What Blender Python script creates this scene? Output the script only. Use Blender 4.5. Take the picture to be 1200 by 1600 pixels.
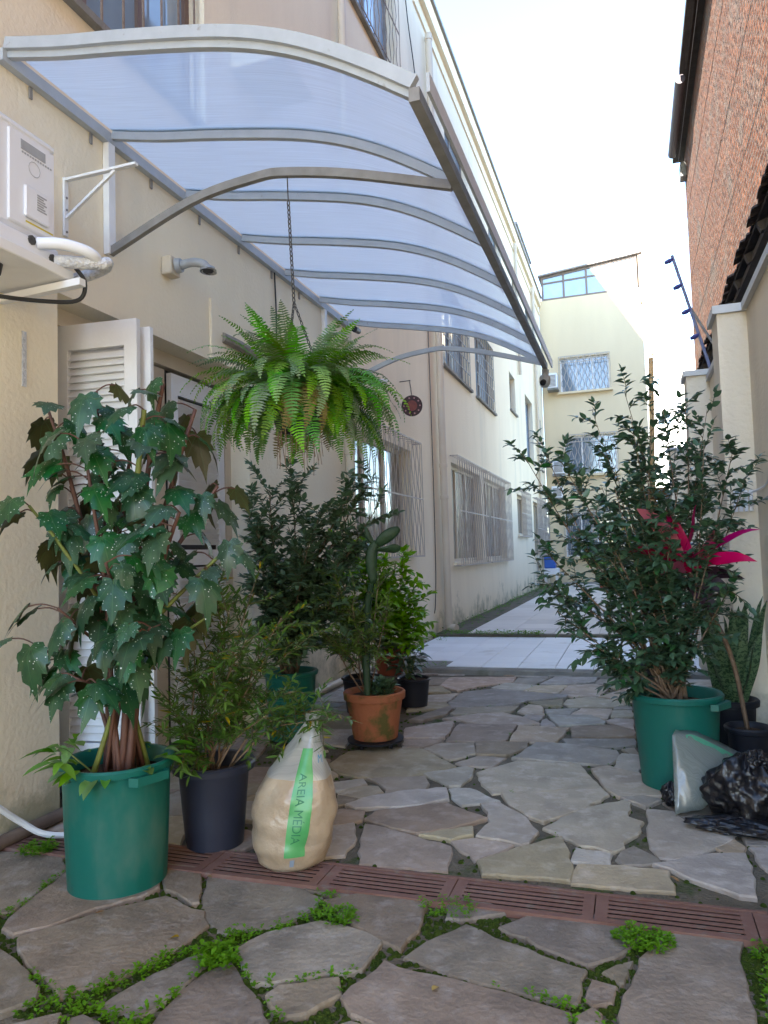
import bpy, math, random
import numpy as np
from mathutils import Vector, Matrix
for o in list(bpy.data.objects): bpy.data.objects.remove(o, do_unlink=True)
S = bpy.context.scene
COL = S.collection
# ------------------------------------------------------------------ camera
YAW, PIT, ROLL = math.atan(385/1150), math.atan(66/1150), 0.03
fw = Vector((-math.sin(YAW)*math.cos(PIT), math.cos(YAW)*math.cos(PIT), math.sin(PIT)))
rt = Vector((math.cos(YAW), math.sin(YAW), 0)); up = rt.cross(fw)
R_ = rt*math.cos(ROLL) - up*math.sin(ROLL); U_ = up*math.cos(ROLL) + rt*math.sin(ROLL)
cd = bpy.data.cameras.new('camera'); cam = bpy.data.objects.new('camera', cd); COL.objects.link(cam)
m = Matrix((R_, U_, -fw)).transposed().to_4x4(); m.translation = (0, 0, 1.155); cam.matrix_world = m
cd.sensor_fit = 'VERTICAL'; cd.sensor_height = 36; cd.lens = 36*1150/1600; cd.clip_start = .05; cd.clip_end = 2000
S.camera = cam
# ------------------------------------------------------------------ sky, sun, exposure
SUN_EL, SUN_AZ = math.radians(23), math.radians(195)      # azimuth clockwise from +Y
w = bpy.data.worlds.new('World'); S.world = w; w.use_nodes = True
nt = w.node_tree; bg = nt.nodes['Background']; sk = nt.nodes.new('ShaderNodeTexSky')
sk.sky_type = 'NISHITA'; sk.sun_disc = False; sk.sun_elevation = SUN_EL; sk.sun_rotation = SUN_AZ
sk.dust_density = .15; sk.air_density = 1.0; sk.ozone_density = 1.6; sk.altitude = 1200
nt.links.new(sk.outputs[0], bg.inputs[0]); bg.inputs[1].default_value = .13
sd = bpy.data.lights.new('sun', 'SUN'); sd.energy = 4.2; sd.angle = math.radians(.5); sd.color = (1, .94, .84)
sun = bpy.data.objects.new('sun', sd); COL.objects.link(sun); sun.location = (-30, -20, 30)
to_sun = Vector((math.sin(SUN_AZ)*math.cos(SUN_EL), math.cos(SUN_AZ)*math.cos(SUN_EL), math.sin(SUN_EL)))
sun.rotation_euler = to_sun.to_track_quat('Z', 'Y').to_euler()
S.view_settings.view_transform = 'Standard'; S.view_settings.look = 'None'
S.view_settings.exposure = 3.18; S.view_settings.gamma = 1; S.view_settings.use_curve_mapping = False
S.cycles.max_bounces = 7; S.cycles.diffuse_bounces = 4; S.cycles.transparent_max_bounces = 8
random.seed(11)
rnd = random.uniform
# ------------------------------------------------------------------ materials
MATS = {}
def mat(name, c1, c2=None, scale=6, rough=.7, bump=0, bscale=60, metal=0, spec=.4, trans=0, tcol=None, stretch=(1,1,1),
        c3=None, s3=2.0, t3=(.55,.7), perobj=0, alpha=1, coord='pos', back=None, coat=0, detail=4):
    if name in MATS: return MATS[name]
    M = bpy.data.materials.new(name); M.use_nodes = True; t = M.node_tree; N = t.nodes; L = t.links
    p = N['Principled BSDF']; out = N['Material Output']
    p.inputs['Roughness'].default_value = rough; p.inputs['Metallic'].default_value = metal
    p.inputs['Specular IOR Level'].default_value = spec; p.inputs['Coat Weight'].default_value = coat
    if coord == 'pos': src = N.new('ShaderNodeNewGeometry').outputs['Position']
    else: src = N.new('ShaderNodeTexCoord').outputs['Object']
    mp = N.new('ShaderNodeMapping'); mp.inputs['Scale'].default_value = stretch; L.new(src, mp.inputs[0])
    col = None
    rgb = N.new('ShaderNodeRGB'); rgb.outputs[0].default_value = (*c1, 1); col = rgb.outputs[0]
    def mix(a, b, f):
        x = N.new('ShaderNodeMix'); x.data_type = 'RGBA'
        if isinstance(f, (int, float)): x.inputs[0].default_value = f
        else: L.new(f, x.inputs[0])
        L.new(a, x.inputs[6])
        if isinstance(b, tuple): x.inputs[7].default_value = (*b, 1)
        else: L.new(b, x.inputs[7])
        return x.outputs[2]
    def noise(sc, lo=.3, hi=.7, det=detail):
        n = N.new('ShaderNodeTexNoise'); n.inputs['Scale'].default_value = sc; n.inputs['Detail'].default_value = det
        n.inputs['Roughness'].default_value = .6; L.new(mp.outputs[0], n.inputs['Vector'])
        r = N.new('ShaderNodeMapRange'); r.inputs[1].default_value = lo; r.inputs[2].default_value = hi
        L.new(n.outputs[0], r.inputs[0]); return r.outputs[0]
    if c2: col = mix(col, c2, noise(scale))
    if c3: col = mix(col, c3, noise(s3, *t3))
    if perobj:
        oi = N.new('ShaderNodeObjectInfo'); hs = N.new('ShaderNodeHueSaturation')
        r = N.new('ShaderNodeMapRange'); r.inputs[3].default_value = 1-perobj; r.inputs[4].default_value = 1+perobj
        L.new(oi.outputs['Random'], r.inputs[0]); L.new(r.outputs[0], hs.inputs['Value'])
        wn = N.new('ShaderNodeTexWhiteNoise'); wn.noise_dimensions = '1D'; L.new(oi.outputs['Random'], wn.inputs['W']); sc_ = N.new('ShaderNodeSeparateColor'); L.new(wn.outputs['Color'], sc_.inputs[0])
        for ch_, nm_, lo_, hi_ in ((0,'Hue',.5-perobj*.07,.5+perobj*.07),(1,'Saturation',1-perobj*1.3,1+perobj*1.1)):
            q_ = N.new('ShaderNodeMapRange'); q_.inputs[3].default_value = lo_; q_.inputs[4].default_value = hi_; L.new(sc_.outputs[ch_], q_.inputs[0]); L.new(q_.outputs[0], hs.inputs[nm_])
        L.new(col, hs.inputs['Color']); col = hs.outputs[0]
    if back:
        g = N.new('ShaderNodeNewGeometry'); col = mix(col, back, g.outputs['Backfacing'])
    L.new(col, p.inputs['Base Color'])
    if bump:
        n = N.new('ShaderNodeTexNoise'); n.inputs['Scale'].default_value = bscale; n.inputs['Detail'].default_value = 5
        L.new(src, n.inputs['Vector']); b = N.new('ShaderNodeBump'); b.inputs['Strength'].default_value = bump
        b.inputs['Distance'].default_value = .02; L.new(n.outputs[0], b.inputs['Height']); L.new(b.outputs[0], p.inputs['Normal'])
    if trans:
        tr = N.new('ShaderNodeBsdfTranslucent')
        if tcol: tr.inputs[0].default_value = (*tcol, 1)
        else: L.new(col, tr.inputs[0])
        ms = N.new('ShaderNodeMixShader'); ms.inputs[0].default_value = trans
        L.new(p.outputs[0], ms.inputs[1]); L.new(tr.outputs[0], ms.inputs[2]); L.new(ms.outputs[0], out.inputs[0])
    if alpha < 1: p.inputs['Alpha'].default_value = alpha
    MATS[name] = M; return M
plaster = mat('cream_plaster', (.84,.745,.57), (.78,.69,.525), scale=2.2, rough=.9, bump=.25, bscale=45, c3=(.63,.585,.47), s3=1.3, t3=(.56,.85), stretch=(1,1,.25), spec=.2)
plaster_r = mat('boundary_plaster', (.79,.70,.56), (.73,.645,.51), scale=1.8, rough=.92, bump=.3, bscale=35, c3=(.57,.50,.41), s3=1.1, t3=(.56,.85), stretch=(1,1,.22), spec=.2)
plaster_f = mat('far_plaster', (.70,.575,.38), (.65,.53,.35), scale=1.2, rough=.9, bump=.15, bscale=20, stretch=(1,1,.3), spec=.2)
white_wall = mat('white_render', (.75,.74,.7), (.66,.65,.6), scale=1.5, rough=.9)
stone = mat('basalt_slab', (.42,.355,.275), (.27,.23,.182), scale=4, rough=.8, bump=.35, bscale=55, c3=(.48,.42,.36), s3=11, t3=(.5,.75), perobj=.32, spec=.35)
stone_front = mat('dark_basalt_slab', (.27,.227,.18), (.14,.118,.098), scale=5, rough=.7, bump=.4, bscale=55, c3=(.30,.275,.25), s3=13, t3=(.52,.75), perobj=.22, spec=.35)  # darker slab colour for the stones in front of the drain
soil = mat('joint_soil', (.13,.112,.085), (.18,.16,.125), scale=14, rough=1, bump=.8, bscale=80, c3=(.06,.09,.03), s3=5, t3=(.56,.68), spec=.1)
moss = mat('moss', (.045,.075,.014), (.075,.12,.02), scale=40, rough=1, bump=1, bscale=220, spec=.1)
concrete = mat('concrete', (.27,.26,.235), (.19,.18,.165), scale=5, rough=.95, bump=.5, bscale=50, c3=(.13,.14,.09), s3=3, t3=(.55,.75))
tilew = mat('white_tile', (.80,.82,.84), (.75,.77,.79), scale=3, rough=.45, bump=.05, bscale=30, perobj=.06, c3=(.42,.41,.38), s3=2.4, t3=(.6,.85))
tileb = mat('beige_tile', (.64,.59,.53), (.58,.53,.48), scale=3, rough=.6, bump=.08, bscale=30, perobj=.08, c3=(.34,.31,.27), s3=2.0, t3=(.6,.85))
grout = mat('grout', (.20,.19,.17), (.28,.26,.23), scale=8, rough=1)
alu = mat('painted_grey_steel', (.43,.46,.49), (.37,.40,.43), scale=12, rough=.45, spec=.5, c3=(.26,.25,.24), s3=22, t3=(.66,.75))
dkfrm = mat('weathered_steel', (.27,.26,.25), (.2,.19,.18), scale=12, rough=.6)
whitem = mat('white_paint', (.78,.78,.78), (.72,.72,.72), scale=6, rough=.5, bump=.05)
whitep = mat('white_plastic', (.74,.75,.78), rough=.4)
grillem = mat('grille_paint', (.46,.41,.36), (.36,.31,.27), scale=25, rough=.6)
rust = mat('rusty_grille', (.30,.24,.20), (.2,.14,.1), scale=25, rough=.8)
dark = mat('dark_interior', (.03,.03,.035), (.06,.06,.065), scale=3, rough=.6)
black = mat('black_plastic', (.012,.013,.02), (.02,.022,.03), scale=5, rough=.5, bump=.05)
navy = mat('dark_navy_plastic', (.020,.023,.040), (.028,.032,.05), scale=5, rough=.42, bump=.06, bscale=25)
greenp = mat('green_plastic', (.004,.105,.082), (.006,.125,.098), scale=2.5, rough=.42, bump=.04, bscale=15, c3=(.075,.15,.12), s3=6, t3=(.54,.85), spec=.45, stretch=(1,1,.5))
terra = mat('terracotta', (.36,.125,.052), (.30,.10,.045), scale=8, rough=.85, bump=.2, bscale=60, c3=(.10,.085,.02), s3=6, t3=(.5,.62))
terra2 = mat('red_pot_plastic', (.33,.085,.05), (.28,.07,.04), scale=8, rough=.6)
potsoil = mat('potting_soil', (.06,.04,.028), (.11,.075,.05), scale=40, rough=1, bump=1, bscale=120, spec=.1)
galv = mat('grey_plastic', (.38,.39,.40), (.3,.31,.32), scale=20, rough=.5)
chainm = mat('chain_steel', (.05,.046,.042), (.10,.095,.085), scale=60, rough=.5, metal=.3)
foil = mat('foil_wrap', (.72,.72,.73), (.5,.5,.52), scale=30, rough=.3, bump=.9, bscale=70)
cable = mat('black_cable', (.02,.02,.02), rough=.5)
pvc = mat('cream_pvc', (.62,.53,.41), (.55,.47,.36), scale=5, rough=.55, stretch=(1,1,.3))
drainm = mat('drain_grate_plastic', (.165,.082,.064), (.21,.12,.098), scale=9, rough=.75, bump=.15, bscale=90, c3=(.19,.15,.125), s3=18, t3=(.58,.75))
draind = mat('drain_channel_shade', (.004,.004,.004), rough=1)
timber = mat('dark_timber', (.035,.028,.024), (.06,.05,.042), scale=8, rough=.9, bump=.3)
rooftile = mat('old_roof_tile', (.07,.05,.04), (.04,.032,.028), scale=6, rough=.95, bump=.5, bscale=30)
rafterm = mat('grey_timber', (.11,.095,.085), (.08,.07,.06), scale=8, rough=.9)
flash = mat('metal_flashing', (.52,.52,.52), (.42,.42,.42), scale=4, rough=.5, metal=.2)
bark = mat('brown_bark', (.15,.095,.06), (.22,.15,.10), scale=30, rough=.9, bump=.4, bscale=90)
canebrown = mat('begonia_cane', (.075,.035,.03), (.12,.055,.035), scale=12, rough=.6, stretch=(1,1,.4))
canegreen = mat('begonia_green_cane', (.16,.22,.04), (.14,.14,.04), scale=12, rough=.5, stretch=(1,1,.5))
twigm = mat('pale_twig', (.24,.155,.09), (.3,.2,.13), scale=30, rough=.9)
bamboo = mat('bamboo', (.52,.36,.18), (.42,.27,.13), scale=10, rough=.6, stretch=(1,1,.3))
def leafmat(name, c1, c2, rough=.42, trans=.25, back=None, spec=.45, perobj=.25, coord='pos', scale=9):
    return mat(name, c1, c2, scale=scale, rough=rough, trans=trans, back=back, spec=spec, perobj=perobj, coord=coord)
fern_m = leafmat('fern_green', (.095,.27,.022), (.18,.38,.05), rough=.55, trans=.35, perobj=.4)
shrub_m = leafmat('glossy_dark_leaf', (.024,.082,.032), (.055,.145,.05), rough=.36, trans=.15)
shrub_m2 = leafmat('deep_green_leaf', (.042,.115,.034), (.09,.19,.055), rough=.38, trans=.2)
olive_m = leafmat('olive_green_leaf', (.085,.17,.04), (.15,.22,.06), rough=.45, trans=.3)
light_m = leafmat('fresh_green_leaf', (.10,.26,.03), (.15,.32,.05), rough=.42, trans=.35)
yellow_m = leafmat('yellowing_leaf', (.42,.34,.03), (.36,.2,.02), rough=.5, trans=.3)
weed_m = leafmat('weed_green', (.085,.225,.025), (.13,.29,.04), rough=.6, trans=.3)
strap_m = leafmat('strap_leaf_green', (.04,.095,.025), (.12,.14,.03), rough=.4, trans=.25, scale=3)
pink_m = leafmat('pink_leaf', (.68,.04,.20), (.55,.02,.12), rough=.4, trans=.35, scale=6)
purple_m = leafmat('purple_dark_leaf', (.07,.025,.045), (.035,.035,.04), rough=.35, trans=.15, scale=4)
cactus_m = mat('cactus_green', (.012,.036,.014), (.022,.055,.02), scale=10, rough=.55, bump=.2, bscale=60)
def spotted():
    M = leafmat('spotted_begonia_leaf', (.012,.056,.024), (.028,.10,.034), rough=.36, trans=.15, spec=.4, back=(.06,.062,.022), coord='obj', scale=3)
    t = M.node_tree; N = t.nodes; L = t.links; p = N['Principled BSDF']
    old = p.inputs['Base Color'].links[0].from_socket
    tc = N.new('ShaderNodeTexCoord'); v = N.new('ShaderNodeTexVoronoi'); v.inputs['Scale'].default_value = 12
    L.new(tc.outputs['Object'], v.inputs['Vector'])
    r = N.new('ShaderNodeMapRange'); r.inputs[1].default_value = .17; r.inputs[2].default_value = .12
    n7 = N.new('ShaderNodeTexNoise'); n7.inputs['Scale'].default_value = 5; L.new(tc.outputs['Object'], n7.inputs['Vector']); m7 = N.new('ShaderNodeMath'); m7.operation = 'MULTIPLY_ADD'; m7.inputs[1].default_value = .55; L.new(n7.outputs[0], m7.inputs[0]); a7 = N.new('ShaderNodeMath'); a7.operation = 'SUBTRACT'; a7.inputs[1].default_value = .25; L.new(v.outputs['Distance'], a7.inputs[0]); L.new(a7.outputs[0], m7.inputs[2]); L.new(m7.outputs[0], r.inputs[0])
    g = N.new('ShaderNodeNewGeometry'); inv = N.new('ShaderNodeMath'); inv.operation = 'SUBTRACT'; inv.inputs[0].default_value = 1
    L.new(g.outputs['Backfacing'], inv.inputs[1])
    mu = N.new('ShaderNodeMath'); mu.operation = 'MULTIPLY'; L.new(r.outputs[0], mu.inputs[0]); L.new(inv.outputs[0], mu.inputs[1])
    x = N.new('ShaderNodeMix'); x.data_type = 'RGBA'; L.new(mu.outputs[0], x.inputs[0]); L.new(old, x.inputs[6]); x.inputs[7].default_value = (.62,.68,.62,1)
    # paler veins fanning out from the petiole
    sx = N.new('ShaderNodeSeparateXYZ'); L.new(tc.outputs['Object'], sx.inputs[0]); at = N.new('ShaderNodeMath'); at.operation = 'ARCTAN2'; L.new(sx.outputs[0], at.inputs[0]); L.new(sx.outputs[1], at.inputs[1])
    k5 = N.new('ShaderNodeMath'); k5.operation = 'MULTIPLY'; k5.inputs[1].default_value = 5.2; L.new(at.outputs[0], k5.inputs[0]); sn = N.new('ShaderNodeMath'); sn.operation = 'SINE'; L.new(k5.outputs[0], sn.inputs[0])
    ab = N.new('ShaderNodeMath'); ab.operation = 'ABSOLUTE'; L.new(sn.outputs[0], ab.inputs[0]); ln = N.new('ShaderNodeVectorMath'); ln.operation = 'LENGTH'; L.new(tc.outputs['Object'], ln.inputs[0])
    m5 = N.new('ShaderNodeMath'); m5.operation = 'MULTIPLY'; L.new(ab.outputs[0], m5.inputs[0]); L.new(ln.outputs['Value'], m5.inputs[1])
    vr = N.new('ShaderNodeMapRange'); vr.inputs[1].default_value = .07; vr.inputs[2].default_value = .01; vr.inputs[4].default_value = .55; L.new(m5.outputs[0], vr.inputs[0])
    y = N.new('ShaderNodeMix'); y.data_type = 'RGBA'; L.new(vr.outputs[0], y.inputs[0]); L.new(x.outputs[2], y.inputs[6]); y.inputs[7].default_value = (.07,.15,.06,1)
    L.new(y.outputs[2], p.inputs['Base Color']); return M
begonia_m = spotted()
def banded():
    M = mat('snake_plant_leaf', (.075,.14,.06), (.14,.21,.11), scale=6, rough=.4, trans=.08)
    t = M.node_tree; N = t.nodes; L = t.links; p = N['Principled BSDF']; old = p.inputs['Base Color'].links[0].from_socket
    g = N.new('ShaderNodeNewGeometry'); wv = N.new('ShaderNodeTexWave'); wv.bands_direction = 'Z'; wv.inputs['Scale'].default_value = 11
    wv.inputs['Distortion'].default_value = 9; wv.inputs['Detail'].default_value = 3; wv.inputs['Detail Scale'].default_value = 5
    L.new(g.outputs['Position'], wv.inputs['Vector'])
    r = N.new('ShaderNodeMapRange'); r.inputs[1].default_value = .55; r.inputs[2].default_value = .8; L.new(wv.outputs['Fac'], r.inputs[0])
    x = N.new('ShaderNodeMix'); x.data_type = 'RGBA'; L.new(r.outputs[0], x.inputs[0]); L.new(old, x.inputs[6]); x.inputs[7].default_value = (.018,.05,.022,1)
    L.new(x.outputs[2], p.inputs['Base Color']); return M
snake_m = banded()
def glassy(name, tint, rough, transp, transl, gloss_rough=.25):
    M = bpy.data.materials.new(name); M.use_nodes = True; t = M.node_tree; N = t.nodes; L = t.links; out = N['Material Output']
    N.remove(N['Principled BSDF'])
    a = N.new('ShaderNodeBsdfTransparent'); a.inputs[0].default_value = (*tint, 1)
    b = N.new('ShaderNodeBsdfTranslucent'); b.inputs[0].default_value = (*tint, 1)
    d = N.new('ShaderNodeBsdfDiffuse'); d.inputs[0].default_value = (*tint, 1)
    g = N.new('ShaderNodeBsdfGlossy'); g.inputs['Roughness'].default_value = gloss_rough
    geo = N.new('ShaderNodeNewGeometry'); mp = N.new('ShaderNodeMapping'); mp.inputs['Scale'].default_value = (1.0, 95, 1.0); L.new(geo.outputs['Position'], mp.inputs[0])
    n = N.new('ShaderNodeTexNoise'); n.inputs['Scale'].default_value = 3; n.inputs['Detail'].default_value = 5; L.new(mp.outputs[0], n.inputs[0])
    bp = N.new('ShaderNodeBump'); bp.inputs['Strength'].default_value = .12; bp.inputs['Distance'].default_value = .01; L.new(n.outputs[0], bp.inputs['Height']); L.new(bp.outputs[0], g.inputs['Normal'])
    m1 = N.new('ShaderNodeMixShader'); m1.inputs[0].default_value = transl; L.new(d.outputs[0], m1.inputs[1]); L.new(b.outputs[0], m1.inputs[2])
    r = N.new('ShaderNodeMapRange'); r.inputs[1].default_value = .3; r.inputs[2].default_value = .7; r.inputs[3].default_value = max(0, transp-.07); r.inputs[4].default_value = transp+.07
    L.new(n.outputs[0], r.inputs[0])
    m2 = N.new('ShaderNodeMixShader'); L.new(r.outputs[0], m2.inputs[0]); L.new(m1.outputs[0], m2.inputs[1]); L.new(a.outputs[0], m2.inputs[2])
    m3 = N.new('ShaderNodeMixShader'); m3.inputs[0].default_value = .08; L.new(m2.outputs[0], m3.inputs[1]); L.new(g.outputs[0], m3.inputs[2])
    L.new(m3.outputs[0], out.inputs[0]); return M
poly = glassy('polycarbonate', (.80,.92,1.0), .2, .34, .97)
film = glassy('clear_film', (.80,.80,.76), .2, .35, .5, .2)
def glassm():
    M = mat('window_glass', (.10,.14,.18), (.16,.2,.25), scale=2, rough=.06, spec=1.0); return M
glass = glassm()
glass_blue = mat('sky_reflecting_glass', (.22,.33,.46), (.3,.4,.5), scale=1.5, rough=.05, spec=1.0)
def brickmat():
    M = mat('old_brick', (.225,.098,.055), (.14,.062,.04), scale=3, rough=.95, c3=(.15,.125,.105), s3=1.4, t3=(.5,.66), detail=8, spec=.15)
    t = M.node_tree; N = t.nodes; L = t.links; p = N['Principled BSDF']; old = p.inputs['Base Color'].links[0].from_socket
    g = N.new('ShaderNodeNewGeometry'); sx = N.new('ShaderNodeSeparateXYZ'); L.new(g.outputs['Position'], sx.inputs[0])
    n0 = N.new('ShaderNodeTexNoise'); n0.inputs['Scale'].default_value = 5; L.new(g.outputs['Position'], n0.inputs[0])
    ad = N.new('ShaderNodeMath'); ad.operation = 'MULTIPLY_ADD'; ad.inputs[1].default_value = .05; L.new(n0.outputs[0], ad.inputs[0]); L.new(sx.outputs[2], ad.inputs[2])
    cb = N.new('ShaderNodeCombineXYZ'); L.new(sx.outputs[1], cb.inputs[0]); L.new(ad.outputs[0], cb.inputs[1])
    bt = N.new('ShaderNodeTexBrick'); bt.inputs['Scale'].default_value = 1; bt.inputs['Brick Width'].default_value = .24; bt.inputs['Row Height'].default_value = .085
    bt.inputs['Mortar Size'].default_value = .014; bt.inputs['Mortar Smooth'].default_value = .3
    bt.inputs['Color1'].default_value = (1,1,1,1); bt.inputs['Color2'].default_value = (.62,.6,.6,1); bt.inputs['Mortar'].default_value = (.85,.95,1.0,1); L.new(cb.outputs[0], bt.inputs[0])
    x = N.new('ShaderNodeMix'); x.data_type = 'RGBA'; x.blend_type = 'MULTIPLY'; x.inputs[0].default_value = 1; L.new(old, x.inputs[6]); L.new(bt.outputs[0], x.inputs[7])
    y = N.new('ShaderNodeMix'); y.data_type = 'RGBA'; L.new(bt.outputs['Fac'], y.inputs[0]); L.new(x.outputs[2], y.inputs[6]); y.inputs[7].default_value = (.15,.115,.095,1)
    L.new(y.outputs[2], p.inputs['Base Color'])
    n = N.new('ShaderNodeTexNoise'); n.inputs['Scale'].default_value = 12; n.inputs['Detail'].default_value = 8; L.new(g.outputs['Position'], n.inputs[0])
    sb = N.new('ShaderNodeMath'); sb.operation = 'SUBTRACT'; L.new(n.outputs[0], sb.inputs[0]); L.new(bt.outputs['Fac'], sb.inputs[1])
    b = N.new('ShaderNodeBump'); b.inputs['Strength'].default_value = 1; b.inputs['Distance'].default_value = .03; L.new(sb.outputs[0], b.inputs['Height']); L.new(b.outputs[0], p.inputs['Normal'])
    return M
brick_m = brickmat()
def damp(M, zmax, col):                                # patchy algae stains at the foot of an old rendered wall
    t = M.node_tree; N = t.nodes; L = t.links; p = N['Principled BSDF']; old = p.inputs['Base Color'].links[0].from_socket
    g = N.new('ShaderNodeNewGeometry'); sx = N.new('ShaderNodeSeparateXYZ'); L.new(g.outputs['Position'], sx.inputs[0])
    n = N.new('ShaderNodeTexNoise'); n.inputs['Scale'].default_value = 2.6; n.inputs['Detail'].default_value = 7; n.inputs['Roughness'].default_value = .7; L.new(g.outputs['Position'], n.inputs[0])
    h = N.new('ShaderNodeMapRange'); h.inputs[1].default_value = zmax; h.inputs[2].default_value = 0; h.inputs[3].default_value = -.25; h.inputs[4].default_value = .14; L.new(sx.outputs[2], h.inputs[0])
    a = N.new('ShaderNodeMath'); L.new(n.outputs[0], a.inputs[0]); L.new(h.outputs[0], a.inputs[1])
    r = N.new('ShaderNodeMapRange'); r.inputs[1].default_value = .5; r.inputs[2].default_value = .68; r.inputs[4].default_value = .75; L.new(a.outputs[0], r.inputs[0])
    x = N.new('ShaderNodeMix'); x.data_type = 'RGBA'; L.new(r.outputs[0], x.inputs[0]); L.new(old, x.inputs[6]); x.inputs[7].default_value = (*col, 1); L.new(x.outputs[2], p.inputs['Base Color'])
damp(plaster, .9, (.30,.29,.19)); damp(plaster_r, .7, (.34,.31,.22))
# ------------------------------------------------------------------ mesh helpers
WL = {}
class MB:
    def __init__(s): s.v = []; s.f = []
    def add(s, vs, fs):
        b = len(s.v); s.v += [tuple(v) for v in vs]; s.f += [tuple(i+b for i in f) for f in fs]; return s
    def box(s, x0, x1, y0, y1, z0, z1):
        return s.add([(x0,y0,z0),(x1,y0,z0),(x1,y1,z0),(x0,y1,z0),(x0,y0,z1),(x1,y0,z1),(x1,y1,z1),(x0,y1,z1)],
                     [(0,3,2,1),(4,5,6,7),(0,1,5,4),(1,2,6,5),(2,3,7,6),(3,0,4,7)])
    def bbox(s, x0, x1, y0, y1, z0, z1, b=.004):      # box with chamfered edges
        vs = []; 
        for z, i in ((z0, b), (z0+b, 0), (z1-b, 0), (z1, b)):
            X0, X1, Y0, Y1 = x0+i, x1-i, y0+i, y1-i; c = b if i == 0 else b*.4
            vs += [(X0+c,Y0,z),(X1-c,Y0,z),(X1,Y0+c,z),(X1,Y1-c,z),(X1-c,Y1,z),(X0+c,Y1,z),(X0,Y1-c,z),(X0,Y0+c,z)]
        fs = [tuple(range(7,-1,-1)), tuple(range(24,32))]
        for k in range(3):
            for j in range(8): a = k*8+j; c2 = k*8+(j+1) % 8; fs.append((a, c2, c2+8, a+8))
        return s.add(vs, fs)
    def bar(s, a, b, w, h, upv=(0,0,1)):              # rectangular bar between two points
        a, b = Vector(a), Vector(b); d = (b-a).normalized(); u = Vector(upv)
        x = d.cross(u)
        if x.length < 1e-4: x = d.cross(Vector((1,0,0)))
        x.normalize(); z = x.cross(d); x *= w/2; z *= h/2
        return s.add([a-x-z, a+x-z, a+x+z, a-x+z, b-x-z, b+x-z, b+x+z, b-x+z], [(0,3,2,1),(4,5,6,7),(0,1,5,4),(1,2,6,5),(2,3,7,6),(3,0,4,7)])
    def sweep(s, pts, w, h, upv=(0,0,1)):             # rectangular section swept along a polyline
        P = [Vector(p) for p in pts]; vs = []; fs = []; n = len(P)
        for i, p in enumerate(P):
            d = (P[min(i+1, n-1)]-P[max(i-1, 0)]).normalized(); x = d.cross(Vector(upv)).normalized(); z = x.cross(d)
            vs += [p-x*w/2-z*h/2, p+x*w/2-z*h/2, p+x*w/2+z*h/2, p-x*w/2+z*h/2]
            if i:
                b = (i-1)*4
                for j in range(4): k = (j+1) % 4; fs.append((b+j, b+k, b+4+k, b+4+j))
        e = (n-1)*4; fs += [(3,2,1,0), (e, e+1, e+2, e+3)]
        return s.add(vs, fs)
    def tube(s, pts, r, n=8, cap=True):
        P = [Vector(p) for p in pts]; m_ = len(P); rs = r if isinstance(r, (list, tuple)) else [r]*m_
        vs = []; fs = []; ref = Vector((0,0,1))
        d0 = (P[1]-P[0]).normalized()
        if abs(d0.z) > .9: ref = Vector((1,0,0))
        for i, p in enumerate(P):
            d = (P[min(i+1, m_-1)]-P[max(i-1, 0)]).normalized(); x = d.cross(ref)
            if x.length < 1e-3: x = d.cross(Vector((0,1,0)))
            x.normalize(); y = d.cross(x); ref = -y if False else ref
            for j in range(n):
                a = 2*math.pi*j/n; vs.append(p+(x*math.cos(a)+y*math.sin(a))*rs[i])
            if i:
                b = (i-1)*n
                for j in range(n): k = (j+1) % n; fs.append((b+j, b+k, b+n+k, b+n+j))
        if cap: fs += [tuple(range(n-1,-1,-1)), tuple((m_-1)*n+j for j in range(n))]
        return s.add(vs, fs)
    def lathe(s, prof, c, n=32, tilt=None, sx=1, sy=1, wob=None):
        vs = []; fs = []
        for i, (r, z) in enumerate(prof):
            for j in range(n):
                a = 2*math.pi*j/n; q = r*(wob(a, z) if wob else 1)
                vs.append((c[0]+q*math.cos(a)*sx, c[1]+q*math.sin(a)*sy, c[2]+z))
            if i:
                b = (i-1)*n
                for j in range(n): k = (j+1) % n; fs.append((b+j, b+k, b+n+k, b+n+j))
        if prof[0][0] > 1e-5: fs.append(tuple(range(n-1,-1,-1)))
        if prof[-1][0] > 1e-5: fs.append(tuple((len(prof)-1)*n+j for j in range(n)))
        return s.add(vs, fs)
    def build(s, name, mt, parent=None, smooth=False, kind=None, label=None):
        me = bpy.data.meshes.new(name); off = WL[parent] if parent else Vector((0,0,0))
        me.from_pydata([tuple(Vector(v)-off) for v in s.v], [], s.f); me.materials.append(mt)
        if smooth: me.shade_smooth() if smooth is True else me.shade_auto_smooth() if hasattr(me, 'shade_auto_smooth') else None
        if smooth == 'auto':
            me.shade_smooth(); me.set_sharp_from_angle(angle=math.radians(38))
        me.update(); o = bpy.data.objects.new(name, me); COL.objects.link(o)
        if parent: o.parent = parent
        WL[o] = off.copy()
        if kind: o['kind'] = kind
        if label: o['label'] = label
        return o
def thing(name, loc, label, cat, group=None):
    o = bpy.data.objects.new(name, None); COL.objects.link(o); o.location = loc; o.empty_display_size = .1
    WL[o] = Vector(loc); o['label'] = label; o['category'] = cat
    if group: o['group'] = group
    return o
def tag(o, label, cat, group=None):
    o['label'] = label; o['category'] = cat
    if group: o['group'] = group
    return o
def struct(o): o['kind'] = 'structure'; return o
def curve(pts, n=8):                                  # Catmull-Rom through points
    P = [Vector(p) for p in pts]; P = [P[0]*2-P[1]] + P + [P[-1]*2-P[-2]]; out = []
    for i in range(1, len(P)-2):
        a, b, c, d = P[i-1:i+3]
        for k in range(n):
            t = k/n; out.append(.5*((2*b)+(c-a)*t+(2*a-5*b+4*c-d)*t*t+(3*b-a-3*c+d)*t**3))
    out.append(P[-2]); return out
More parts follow.
